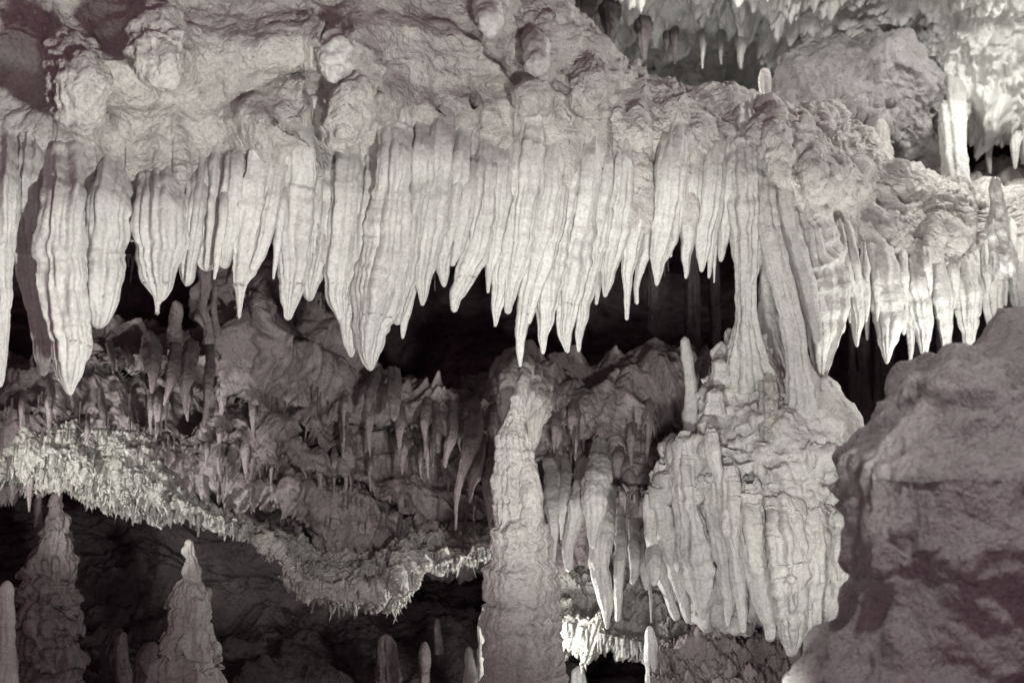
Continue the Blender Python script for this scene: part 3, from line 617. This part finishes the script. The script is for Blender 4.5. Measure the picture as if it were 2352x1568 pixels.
# stalactites of the dim shelf
SHS = [
 (8.9, 'small dim stalactite at far left behind the longest pale one', [(112, 860, 14), (116, 905, 8), (118, 947, 2)]),
 (8.9, 'dim drooping stalactite at left below the shelf rim', [(228, 900, 18), (238, 940, 9), (243, 985, 2)]),
 (9.0, 'short dim spike under the left end of the shelf rim', [(250, 790, 16), (258, 820, 8), (260, 860, 2)]),
 (9.0, 'tiny dim spike beside the short one under the shelf rim', [(290, 795, 11), (294, 820, 6), (294, 849, 2)]),
 (8.8, 'broad dim leaf-shaped stalactite left of the dim stump', [(345, 780, 32), (350, 820, 24), (352, 860, 11), (349, 904, 3)]),
 (8.8, 'dim curved stalactite hanging beneath the dim stump', [(405, 780, 22), (400, 840, 16), (388, 890, 8), (376, 932, 2)]),
 (8.8, 'dim pointed stalactite right of the curved one', [(440, 790, 24), (430, 850, 18), (424, 900, 9), (426, 952, 3)]),
 (8.8, 'dim slim stalactite at the right end of the shelf rim group', [(482, 790, 14), (480, 860, 12), (474, 930, 7), (467, 985, 2)]),
 (9.0, 'dim stalactite low at centre-left of the shelf', [(865, 860, 20), (850, 905, 12), (846, 945, 4)]),
 (9.0, 'dim broad stalactite below the paired giants', [(905, 850, 22), (905, 910, 15), (903, 965, 6)]),
 (9.0, 'first dim bent stalactite left of the biggest stalagmite', [(1000, 930, 16), (1004, 970, 10), (1006, 1040, 3)]),
 (9.0, 'second dim bent stalactite left of the biggest stalagmite', [(1040, 930, 20), (1038, 990, 14), (1024, 1050, 6), (1022, 1075, 3)]),
 (8.9, 'long dim stalactite swinging left beside the biggest stalagmite', [(1090, 930, 26), (1086, 1000, 20), (1070, 1060, 13), (1052, 1130, 7), (1046, 1217, 2)]),
 (8.9, 'dim pointed stalactite just left of the biggest stalagmite', [(1108, 1010, 22), (1098, 1070, 16), (1086, 1110, 9), (1079, 1155, 2)]),
 (8.8, 'dim stalactite touching the left side of the biggest stalagmite', [(1128, 1020, 20), (1126, 1100, 15), (1126, 1160, 9), (1124, 1226, 2)]),
 (8.25, 'drapery hanging over the top of the biggest stalagmite', [(1205, 836, 34), (1200, 872, 48), (1192, 915, 46), (1176, 962, 30), (1162, 1008, 7)]),
 (8.4, 'right lobe of drapery over the top of the biggest stalagmite', [(1238, 850, 30), (1236, 920, 32), (1226, 980, 20), (1222, 1030, 8)]),
 (8.9, 'dull stalactite just right of the biggest stalagmite waist', [(1262, 1060, 22), (1268, 1150, 17), (1272, 1230, 10), (1272, 1305, 3)]),
 (8.9, 'dull hooked stalactite with a rounded grey tip', [(1340, 1060, 24), (1332, 1140, 20), (1316, 1210, 15), (1303, 1270, 12), (1304, 1314, 7)]),
 (9.0, 'thin dull stalactite beside the hooked one', [(1300, 1060, 18), (1296, 1130, 12), (1290, 1190, 7), (1288, 1240, 2)]),
 (8.9, 'stout dull stalactite left of the pale ledge hollow', [(1395, 1120, 30), (1382, 1200, 30), (1378, 1290, 26), (1390, 1380, 15), (1394, 1445, 3)]),
 (8.8, 'straight peg stalactite left of the black notch', [(1425, 1170, 16), (1424, 1260, 13), (1420, 1350, 10), (1418, 1428, 5)]),
 (8.8, 'swelling grey stalactite above the peg', [(1378, 1020, 26), (1370, 1110, 30), (1362, 1180, 22), (1364, 1260, 8)]),
 (8.9, 'short pointed stalactite over the bright ledge, first of three', [(1455, 1200, 20), (1458, 1290, 15), (1452, 1340, 6)]),
 (8.8, 'short pointed stalactite over the bright ledge, second of three', [(1478, 1220, 16), (1482, 1300, 12), (1484, 1355, 4)]),
 (8.7, 'short pointed stalactite over the bright ledge, third of three', [(1508, 1180, 22), (1504, 1280, 18), (1500, 1345, 8)]),
 (8.8, 'threadlike stalactite hanging into the black notch', [(1492, 1300, 8), (1494, 1360, 4), (1496, 1430, 2)]),
]
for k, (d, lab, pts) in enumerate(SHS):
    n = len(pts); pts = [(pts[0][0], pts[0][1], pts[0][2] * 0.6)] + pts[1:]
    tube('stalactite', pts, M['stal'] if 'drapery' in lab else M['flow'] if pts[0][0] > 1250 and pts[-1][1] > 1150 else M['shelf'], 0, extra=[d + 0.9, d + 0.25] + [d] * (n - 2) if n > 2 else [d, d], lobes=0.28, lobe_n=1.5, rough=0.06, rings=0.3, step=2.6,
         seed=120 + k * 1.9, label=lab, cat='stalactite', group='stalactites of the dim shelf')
AUTO = []
for k in range(58):
    u1 = [rnd.uniform(720, 1130), rnd.uniform(1225, 1540), rnd.uniform(20, 700)][k % 3]
    vs = rnd.uniform(920, 1130) if u1 > 1200 else rnd.uniform(900, 1060); w_ = rnd.uniform(6, 14) * (1.25 if u1 > 1200 else 1); ln_ = w_ * rnd.uniform(4.5, 9)
    db = float(spl(*zip(*DB), np.array([u1]))[0])
    AUTO.append((u1, tube('stalactite', [(u1 + 4, vs - 30, w_ * 0.7), (u1 + 2, vs, w_), (u1, vs + ln_ * 0.5, w_ * 0.55), (u1 + rnd.uniform(-4, 4), vs + ln_, 1.8)], M['shelf'], 0, extra=[db + 0.2, db - 0.15, db - 0.22, db - 0.22], ribs=0.3, lobes=0.25, rough=0.06,
         rings=0.3, step=2.8, seed=1300 + k * 1.9, cat='stalactite', group='small dim stalactites of the shelf wall')))
for k, (u1, o) in enumerate(sorted(AUTO, key=lambda q: q[0])):
    o['label'] = '%s from the left of the small dim shelf stalactites, %s part of the wall' % (ORD[k % 20], ['left', 'middle', 'right'][k // 20])
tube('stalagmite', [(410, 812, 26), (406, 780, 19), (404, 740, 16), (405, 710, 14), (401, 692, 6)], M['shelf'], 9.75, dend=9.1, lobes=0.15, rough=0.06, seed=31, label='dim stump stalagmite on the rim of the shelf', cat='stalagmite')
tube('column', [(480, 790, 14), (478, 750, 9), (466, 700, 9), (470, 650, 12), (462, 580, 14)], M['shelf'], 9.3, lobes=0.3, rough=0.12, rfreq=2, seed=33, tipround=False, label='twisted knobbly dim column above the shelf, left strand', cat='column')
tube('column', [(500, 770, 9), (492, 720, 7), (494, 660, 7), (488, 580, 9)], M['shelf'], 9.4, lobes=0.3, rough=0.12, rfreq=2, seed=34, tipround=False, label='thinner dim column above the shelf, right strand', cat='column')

# ------------------------------------------------------------------ upper far ceiling, arch and hollow
FAR_ROWS = [(-700, [(900, 9.5), (2900, 9.5)]), (-200, [(900, 11.4), (2900, 11)]), (60, [(900, 13.2), (1500, 13.4), (2352, 12.2), (2900, 12)]),
            ([(900, 60), (1250, 75), (1400, 130), (1560, 135), (1620, 110), (1760, 120), (1850, 130), (2000, 150), (2130, 200), (2180, 250), (2250, 270), (2352, 300), (2900, 330)], [(900, 13.4), (1500, 13.8), (2352, 12.6), (2900, 12.5)]),
            ([(900, 60), (1250, 55), (1400, 105), (1560, 110), (1620, 90), (1760, 95), (1850, 100), (2000, 120), (2130, 190), (2180, 230), (2250, 250), (2352, 270), (2900, 300)], [(900, 14.0), (2900, 13.2)]),
            ([(900, 180), (1400, 180), (1800, 220), (2080, 260), (2160, 235), (2900, 260)], [(900, 14.3), (1700, 14.2), (2080, 14.0), (2160, 16.5), (2900, 17)]),
            ([(900, 420), (1800, 420), (2080, 420), (2160, 235), (2900, 260)], [(900, 14.2), (2080, 13.8), (2160, 17), (2900, 18)])]
def far_disp(P, U, V):
    Q = warp(P, 0.8, 0.4)
    return fbm(Q * 0.8, 3) * 0.35 + billow(Q * 2.2, 4, 0.6) * 0.20 + billow(P * 7, 3, 0.6) * 0.05 + (np.abs(perlin(Q * np.array([4, 3, 1]))) - 0.2) * 0.2
far, _ = sheet('cave_ceiling', FAR_ROWS, 900, 2880, 3.0, 3.2, M['drape'], far_disp)
tag(far, 'bright far ceiling at upper right')
BACK_ROWS = [(-500, 17.5), (0, 16.5), (500, 16), (900, 15.5), (1300, 14.5), (1700, 13)]
def back_disp(P, U, V):
    Q = warp(P, 0.7, 0.4)
    return fbm(Q * 0.7, 3) * 0.5 + billow(Q * np.array([1.2, 1.2, 3.5]), 4, 0.6) * 0.2 + billow(P * 5, 2) * 0.05
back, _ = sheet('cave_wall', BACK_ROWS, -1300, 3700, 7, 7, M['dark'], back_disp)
tag(back, 'dark back wall of the deep chamber')

def arch_f(X, u, v, r):
    return fbm(warp(X, 2, 0.15) * 3.5, 5, 0.6) * 0.07 + fbm(X * 1.4, 2) * 0.12
tube('rock_arch', [(1740, 360, 40), (1850, 250, 112), (1960, 225, 122), (2050, 235, 118), (2120, 310, 84), (2170, 420, 50)], M['arch'], 12.0, depth_ratio=0.7, lobes=0.10, rough=0.05, step=3, seed=71, fun=arch_f, tipround=False,
     label='grey humped rock arch beneath the bright far ceiling', cat='rock')
tube('column', [(2215, 520, 46), (2200, 450, 34), (2192, 380, 28), (2188, 300, 30), (2180, 220, 44), (2178, 160, 50)], M['flow'], 0, extra=[11.1, 11.1, 11.2, 11.6, 12.4, 13.5], lobes=0.25, lobe_n=1.6, rough=0.05, rings=0.2, seed=73, tipround=False,
     label='stout pale column at upper right between ledge and bright ceiling', cat='column')
tube('stalagmite', [(2308, 640, 28), (2302, 600, 27), (2300, 560, 22), (2288, 520, 24), (2290, 470, 18), (2286, 430, 15), (2288, 405, 10)], M['drape'], 9.7, lobes=0.25, rough=0.12, rings=0.6, ringf=0.6, seed=75,
     label='bright knobbly stalagmite near the right edge on the upper ledge', cat='stalagmite')
tube('stalagmite', [(2022, 360, 26), (2020, 320, 20), (2022, 290, 15), (2020, 272, 8)], M['stal'], 11.6, lobes=0.2, rough=0.1, seed=76,
     label='small pale stalagmite below the arch on the ledge crest', cat='stalagmite')
tube('stalagmite', [(1756, 290, 17), (1757, 250, 16), (1755, 210, 14), (1755, 175, 13), (1753, 155, 9)], M['stal'], 10.9, lobes=0.2, rough=0.08, rings=0.4, seed=77,
     label='slim pale peg stalagmite left of the arch', cat='stalagmite')
UPS = [(1236, -20, 24, 60), (1312, 10, 10, 50), (1336, 0, 26, 95), (1386, 20, 12, 45), (1402, 10, 22, 110), (1478, 60, 17, 80), (1530, 90, 7, 30), (1548, 80, 9, 70), (1612, 90, 7, 70), (1655, 90, 9, 60), (1700, 90, 13, 70),
       (1880, 90, 10, 60), (2235, 240, 14, 90), (2258, 260, 10, 60), (2272, 250, 16, 150), (2300, 280, 12, 60), (2330, 280, 16, 110), (2349, 290, 12, 70), (2245, 280, 12, 60)]
for k, (x, y, w, h) in enumerate(sorted(UPS)):
    left = x < 2000
    tube('stalactite', [(x, y - 20, w * 1.3), (x + 2, y + h * 0.3, w * 0.85), (x + 1, y + h * 0.7, w * 0.5), (x + 2, y + h, w * 0.22)], M['shelf'] if left and x < 1600 else M['drape'], 0, extra=[13.6, 13.0 - 0.2 * (k % 3), 12.8 - 0.2 * (k % 3), 12.8 - 0.2 * (k % 3)], lobes=0.3, rough=0.1, seed=200 + k,
         label=('%s from the left of the small stalactites over the upper hollow' % ORD[k]) if x < 1800 else ('%s from the left of the drips under the bright ceiling at right edge' % ORD[k - 11]),
         cat='stalactite', group='small stalactites of the far ceiling')

# ------------------------------------------------------------------ lower chamber
def floor_disp(P, U, V):
    return fbm(P * 0.6, 3) * 0.15 + billow(P * np.array([2, 2, 2]), 4, 0.6) * 0.07
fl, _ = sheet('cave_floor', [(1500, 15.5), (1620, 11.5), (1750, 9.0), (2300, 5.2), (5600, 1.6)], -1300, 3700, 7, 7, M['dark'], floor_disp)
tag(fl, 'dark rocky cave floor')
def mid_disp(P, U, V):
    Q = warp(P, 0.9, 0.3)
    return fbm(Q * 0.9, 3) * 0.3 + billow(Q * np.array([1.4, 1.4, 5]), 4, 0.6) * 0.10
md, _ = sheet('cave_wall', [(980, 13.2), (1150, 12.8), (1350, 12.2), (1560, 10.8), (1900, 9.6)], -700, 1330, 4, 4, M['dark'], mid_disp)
tag(md, 'dark banded wall of the lower chamber')

def tier_f(amp, f):
    def g(X, u, v, r):
        z = X[:, 2] * f + 0.55 * perlin(X * 2.2) + 0.2 * perlin(X * 7)
        saw = z - np.floor(z)
        tier = (saw ** 1.3) * -1 + 0.5
        fr = (np.sqrt(perlin(X * np.array([13, 13, 3.0])) ** 2 + 0.01) - 0.25)
        return amp * r * (tier * 0.5 + fr * 0.9 * (1.2 - saw)) + fbm(X * 8, 3, 0.6) * 0.018
    return g
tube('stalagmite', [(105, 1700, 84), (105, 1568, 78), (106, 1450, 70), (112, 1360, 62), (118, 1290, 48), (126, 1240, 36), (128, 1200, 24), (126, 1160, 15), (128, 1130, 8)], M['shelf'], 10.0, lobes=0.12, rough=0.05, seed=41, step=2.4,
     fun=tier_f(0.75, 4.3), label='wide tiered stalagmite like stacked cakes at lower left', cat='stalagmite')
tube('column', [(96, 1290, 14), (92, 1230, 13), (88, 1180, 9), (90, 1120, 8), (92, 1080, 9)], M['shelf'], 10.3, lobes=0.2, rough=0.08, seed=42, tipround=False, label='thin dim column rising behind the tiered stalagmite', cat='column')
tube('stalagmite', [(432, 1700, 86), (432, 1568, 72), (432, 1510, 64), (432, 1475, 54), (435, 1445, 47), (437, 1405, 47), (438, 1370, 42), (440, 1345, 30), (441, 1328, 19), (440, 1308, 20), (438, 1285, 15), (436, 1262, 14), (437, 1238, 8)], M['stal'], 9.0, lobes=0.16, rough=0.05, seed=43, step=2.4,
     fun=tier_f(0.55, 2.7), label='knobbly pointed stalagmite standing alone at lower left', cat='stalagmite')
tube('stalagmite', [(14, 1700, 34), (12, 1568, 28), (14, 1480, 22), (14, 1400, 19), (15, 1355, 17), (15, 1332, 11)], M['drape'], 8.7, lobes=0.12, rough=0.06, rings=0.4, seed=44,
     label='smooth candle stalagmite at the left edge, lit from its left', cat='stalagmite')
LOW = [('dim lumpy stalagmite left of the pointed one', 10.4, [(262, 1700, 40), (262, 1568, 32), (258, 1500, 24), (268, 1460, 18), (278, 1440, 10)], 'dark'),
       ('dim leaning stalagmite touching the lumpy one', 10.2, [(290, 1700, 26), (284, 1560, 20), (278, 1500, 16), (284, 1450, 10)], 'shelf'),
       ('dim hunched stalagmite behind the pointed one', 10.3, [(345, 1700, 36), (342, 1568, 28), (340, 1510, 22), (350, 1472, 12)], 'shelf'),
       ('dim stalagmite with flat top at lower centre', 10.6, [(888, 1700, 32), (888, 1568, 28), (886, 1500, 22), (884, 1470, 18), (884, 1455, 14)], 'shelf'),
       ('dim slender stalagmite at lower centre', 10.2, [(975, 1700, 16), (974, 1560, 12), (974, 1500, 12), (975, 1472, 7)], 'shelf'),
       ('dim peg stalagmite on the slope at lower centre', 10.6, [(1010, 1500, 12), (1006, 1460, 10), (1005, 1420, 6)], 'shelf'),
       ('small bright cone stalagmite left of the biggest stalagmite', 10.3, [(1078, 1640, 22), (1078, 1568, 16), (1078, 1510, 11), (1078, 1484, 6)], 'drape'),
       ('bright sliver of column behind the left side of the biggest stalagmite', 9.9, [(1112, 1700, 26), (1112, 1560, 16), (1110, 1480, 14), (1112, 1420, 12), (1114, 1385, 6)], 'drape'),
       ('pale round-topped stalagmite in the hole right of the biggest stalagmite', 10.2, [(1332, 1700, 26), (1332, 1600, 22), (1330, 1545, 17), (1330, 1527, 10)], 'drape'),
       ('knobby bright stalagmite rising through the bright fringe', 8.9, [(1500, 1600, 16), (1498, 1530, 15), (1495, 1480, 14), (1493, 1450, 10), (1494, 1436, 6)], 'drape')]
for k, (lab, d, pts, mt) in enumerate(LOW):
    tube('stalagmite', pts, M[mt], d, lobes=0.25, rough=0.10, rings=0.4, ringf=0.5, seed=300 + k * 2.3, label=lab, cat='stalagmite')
# faint columns in the black gaps
BG = [(1590, 560, 850, 16), (1640, 600, 830, 13), (1500, 640, 860, 14), (1955, 740, 1010, 9), (1983, 850, 1010, 16), (2015, 760, 900, 10), (2030, 880, 1020, 20), (1970, 930, 1020, 12), (2105, 760, 860, 9), (2160, 790, 840, 9)]
for k, (x, y0, y1, w) in enumerate(sorted(BG)):
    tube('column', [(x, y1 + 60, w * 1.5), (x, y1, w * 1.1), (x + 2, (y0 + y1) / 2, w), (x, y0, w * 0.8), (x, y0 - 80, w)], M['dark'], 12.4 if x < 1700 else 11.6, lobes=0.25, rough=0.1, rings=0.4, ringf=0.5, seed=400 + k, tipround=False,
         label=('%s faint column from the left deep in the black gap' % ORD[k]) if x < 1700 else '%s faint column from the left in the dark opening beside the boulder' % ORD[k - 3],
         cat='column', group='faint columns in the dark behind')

# bright ledge at bottom right of the biggest stalagmite
def bl_disp(P, U, V):
    Q = warp(P, 2.5, 0.15)
    return fbm(Q * 1.8, 2) * 0.15 + billow(Q * 5, 4, 0.62, 3) * 0.11 + billow(P * 16, 2) * 0.02
bl, _ = sheet('rock_ledge', [([(1180, 1150), (2000, 1200)], 11.5), ([(1180, 1200), (1300, 1215), (2000, 1300)], 10.6), ([(1180, 1320), (1500, 1360), (2000, 1440)], 10.3), ([(1180, 1400), (1400, 1440), (2000, 1500)], 9.9),
       ([(1180, 1440), (1300, 1452), (1400, 1482), (1500, 1500), (1700, 1520), (2000, 1520)], 9.5), ([(1180, 1440), (1300, 1440), (1400, 1468), (1500, 1490), (1700, 1510), (2000, 1500)], 10.4)], 1180, 2000, 2.6, 2.6, M['crust'], bl_disp)
tag(bl, 'brightly lit crusted ledge right of the biggest stalagmite')
rb, _ = sheet('rock_slope', [([(1470, 1490), (1560, 1478), (1700, 1460), (1850, 1450), (2000, 1430)], 9.9), ([(1470, 1500), (1560, 1488), (1700, 1475), (1850, 1465), (2000, 1450)], 9.3), ([(1470, 1560), (1700, 1530), (2000, 1500)], 8.9), (1640, 8.4), (1900, 7.6)],
       1495, 2050, 2.6, 2.6, M['shelf'], bl_disp)
tag(rb, 'rubbly pale slope at the foot of the mound')

# ------------------------------------------------------------------ thin drips and soda straws
def straw_mesh(i):
    r = random.Random(i); n = 14; seg = 9; V = []
    for k in range(n):
        t = k / (n - 1); rr = (1.0 - 0.75 * t ** 0.7) * (1 + 0.18 * math.sin(t * 14 + i)) * (1 if k < n - 1 else 0.02)
        if r.random() < 0.2: rr *= 1.2
        cx = 0.6 * math.sin(t * 3 + i) * t
        V.append([(cx + rr * math.cos(a), rr * math.sin(a), -t) for a in np.linspace(0, 2 * math.pi, seg, endpoint=False)])
    return np.array(V)
PROTO = {}
def straw(name, u, v, d, length, w, mat, lab, group, cat):
    i = rnd.randrange(5); key = (name, mat, i)
    if key not in PROTO:
        V = straw_mesh(i); o = grid_mesh(name, V, M[mat], closed=True, origin=np.zeros(3)); PROTO[key] = o
    else:
        o = PROTO[key].copy(); COL.objects.link(o)
    s = d / F
    o.location = at(u, v, d); o.scale = (w * s, w * s, length * s / math.cos(PITCH)); o.rotation_euler = (0, 0, rnd.uniform(0, 6.28))
    tag(o, lab, cat, group)
    return o
MARKS = [(60, 'above the candle stalagmite'), (190, 'above the tiered stalagmite'), (330, 'right of the tiered stalagmite'), (420, 'just left of the pointed stalagmite'), (520, 'above the pointed stalagmite'), (640, 'right of the pointed stalagmite'),
         (760, 'on the lowest sag of the ledge, left half'), (900, 'on the lowest sag of the ledge, right half'), (1010, 'where the ledge climbs again'), (1240, 'beside the biggest stalagmite'), (1340, 'right of the biggest stalagmite'), (1420, 'below the straight peg stalactite'), (3000, 'left of the flowstone mound')]
PLACED = {}
def place_label(o, head, u, v, tail=''):
    ph = next(p for x, p in MARKS if u < x); PLACED.setdefault((head, tail, ph), []).append((u, v, o))
def name_placed():
    for (head, tail, ph), l in PLACED.items():
        l.sort(key=lambda q: q[0])
        for i, (u, v, o) in enumerate(l):
            o['label'] = ' '.join(('%s %s%s %s' % (ORD[i] if len(l) > 1 else 'single', head, ' from the left' if len(l) > 1 else '', ph)).split()) + tail
def along(line, u): return float(spl(*zip(*line), np.array([u]))[0])
# left bright crusted ledge: rows of drips under its lip, and straws on its face
for k in range(92):
    u = -40 + 1170 * (k + rnd.random() * 0.9) / 92
    v = along(LB, u) - 4; dd = along(DL, u) + rnd.uniform(0, 0.1)
    ln = rnd.choice([12, 16, 22, 30, 38]) * rnd.uniform(0.7, 1.2)
    o = straw('drip_stalactite', u, v - 8, dd, ln + 8, rnd.uniform(2.6, 5.2) * (1 + ln / 60), 'crust', 'one of the tiny drip stalactites fringing the bottom lip of the crusted ledge', 'drips along the crusted ledge lip', 'drip stalactite'); place_label(o, 'ledge lip drip', u, v)
for k in range(95):
    u = rnd.uniform(0, 1120); lb_ = along(LB, u); lt = along(LT, u)
    v = rnd.uniform(lt - 70, lb_ - 20)
    dd = along(DL, u) - 0.10 + (0.9 if v < lt else 0.0)
    o = straw('soda_straw', u, v, dd, rnd.uniform(16, 44), rnd.uniform(1.8, 3.6), 'crust', 'one of the pale soda straws scattered over the face of the crusted ledge', 'soda straws on the crusted ledge face', 'soda straw'); place_label(o, 'pale ledge straw', u, v)
for k in range(125):
    u = rnd.choice([rnd.uniform(700, 1130), rnd.uniform(0, 700), rnd.uniform(1230, 1520)])
    v = rnd.uniform(max(880, along(SH, u) + 60), along(LIPB, u) - 20)
    o = straw('soda_straw', u, v, along(DB, u) - 0.25, rnd.uniform(20, 66), rnd.uniform(2.0, 4.2), 'shelf', 'one of the dim soda straws scattered over the shelf wall', 'soda straws on the dim shelf wall', 'soda straw'); place_label(o, 'dim shelf straw', u, v)
BF = [(1296, 1440), (1400, 1470), (1440, 1480), (1500, 1490)]
for k in range(30):
    u = 1298 + 196 * (k + rnd.random() * 0.6) / 30
    o = straw('drip_stalactite', u, along(BF, u) - 12, 9.45 + rnd.uniform(0, 0.1), rnd.uniform(22, 50), rnd.uniform(4, 7), 'drape', 'one of the bright teeth fringing the ledge right of the biggest stalagmite', 'bright teeth along the lower right ledge', 'drip stalactite'); place_label(o, 'bright ledge tooth', u, 0)
BD = []
for (u, v, ln, w) in [(285, 590, 62, 4.5), (305, 590, 62, 4.5), (296, 585, 30, 5), (404, 612, 28, 3), (420, 625, 20, 2.5), (998, 600, 70, 4.5), (707, 690, 28, 2), (690, 670, 34, 2.5), (742, 680, 30, 4), (756, 670, 36, 3.5), (732, 690, 24, 3), (1510, 600, 40, 3), (1526, 600, 36, 3.5), (1534, 590, 34, 3), (1366, 640, 42, 2.5)]:
    _o = straw('drip_stalactite', u, v, float(slab_d([u], [v])[0]) + 0.35, ln, w, 'shelf', 'one of the short dim drips peeping out behind the curtain stalactites', 'dim drips behind the curtain', 'drip stalactite'); BD.append((u, _o))
for i, (u, o) in enumerate(sorted(BD, key=lambda q: q[0])):
    o['label'] = '%s from the left of the short dim drips peeping out behind the curtain' % ORD[i]
name_placed()

# ------------------------------------------------------------------ popcorn crust: uncountable little nodules and drips on the ledges
def popcorn(name, spots, mat, label):
    """spots: (u, v, d, halfwidth, length) in photo units; every nodule is a small closed teardrop"""
    a = np.array(spots); n = len(a); seg, rows = 6, 5
    th = np.linspace(0, 2 * math.pi, seg, endpoint=False)
    prof = np.array([0.25, 0.9, 1.0, 0.6, 0.08]); zz = np.array([0.25, 0.0, -0.35, -0.75, -1.0])
    rs = np.random.RandomState(3)
    C = at(a[:, 0], a[:, 1], a[:, 2]); sc = a[:, 2] / F
    ring = np.stack([np.cos(th)[None] * prof[:, None], np.sin(th)[None] * prof[:, None], np.repeat(zz[:, None], seg, 1)], -1)      # rows,seg,3
    V = np.repeat(ring[None], n, 0); V[..., :2] *= (a[:, 3] * sc)[:, None, None, None]; V[..., 2] *= (a[:, 4] * sc)[:, None, None]
    V = V * (1 + 0.35 * rs.uniform(-1, 1, V.shape[:3])[..., None]); ang = rs.uniform(-0.5, 0.5, (n, 2))
    V[..., 0] += V[..., 2] * ang[:, 0, None, None]; V[..., 1] += V[..., 2] * ang[:, 1, None, None]
    V = (V + C[:, None, None]).reshape(-1, 3); org = V.mean(0)
    base = np.arange(n)[:, None, None] * rows * seg; i = np.arange(rows - 1)[None, :, None] * seg; j = np.arange(seg)[None, None]; j1 = (j + 1) % seg
    q = np.stack(np.broadcast_arrays(base + i + j, base + i + j1, base + i + seg + j1, base + i + seg + j), -1).reshape(-1, 4)
    me = bpy.data.meshes.new(name); me.vertices.add(len(V)); me.vertices.foreach_set('co', (V - org).astype(np.float32).ravel())
    me.loops.add(q.size); me.loops.foreach_set('vertex_index', q.ravel().astype(np.int32)); me.polygons.add(len(q))
    me.polygons.foreach_set('loop_start', np.arange(0, q.size, 4, dtype=np.int32)); me.polygons.foreach_set('loop_total', np.full(len(q), 4, np.int32))
    me.polygons.foreach_set('use_smooth', np.ones(len(q), bool)); me.update(); me.validate(); me.materials.append(mat)
    o = bpy.data.objects.new(name, me); o.location = org; COL.objects.link(o); tag(o, label, 'calcite crust', None, 'stuff'); return o
def cells(obj, pick, n, seed):
    m = obj.data; co_ = np.empty(len(m.vertices) * 3, np.float32); m.vertices.foreach_get('co', co_); co_ = co_.reshape(-1, 3) + np.array(obj.location)
    rel = co_ - CAM; dd = rel @ FW; u = 1176 + (rel @ RT) / dd * F; v = 784 - (rel @ UP) / dd * F
    p = pick(u, v, co_); rs = np.random.RandomState(seed); p = p / p.sum()
    k = rs.choice(len(co_), n, p=p); return u[k], v[k], dd[k], rs
def clump(X, f, t): return np.clip(perlin(X * f) + t, 0, 1) ** 1.5
u, v, d, rs = cells(ledge, lambda u, v, X: ((u > -150) & (u < 1140)) * clump(X, 4.5, 0.15) * (0.3 + np.clip((v - np.interp(u, *zip(*LT))) / 60, 0, 1)), 5200, 1)
popcorn('calcite_popcorn', np.stack([u, v, d - 0.01, rs.uniform(1.6, 4.6, len(u)), rs.exponential(5, len(u)) + 3], 1), M['crust'], 'crust of tiny pale nodules and drips covering the bright ledge')
u, v, d, rs = cells(shelf, lambda u, v, X: ((u > -150) & (u < 1560) & (v > 930) & (v < 1290)) * clump(X, 3.5, 0.05) * np.where(u > 1150, 0.3, 1), 3200, 2)
popcorn('calcite_popcorn', np.stack([u, v, d - 0.01, rs.uniform(1.3, 3.6, len(u)), rs.exponential(6, len(u)) + 3], 1), M['shelf'], 'dim crust of tiny nodules and drips on the underside of the shelf')
u, v, d, rs = cells(bl, lambda u, v, X: ((v > 1200) & (u < 1900)) * clump(X, 4, 0.1), 1800, 3)
popcorn('calcite_popcorn', np.stack([u, v, d - 0.01, rs.uniform(1.6, 5, len(u)), rs.exponential(5, len(u)) + 3], 1), M['crust'], 'pale nodules crusting the ledge right of the biggest stalagmite')
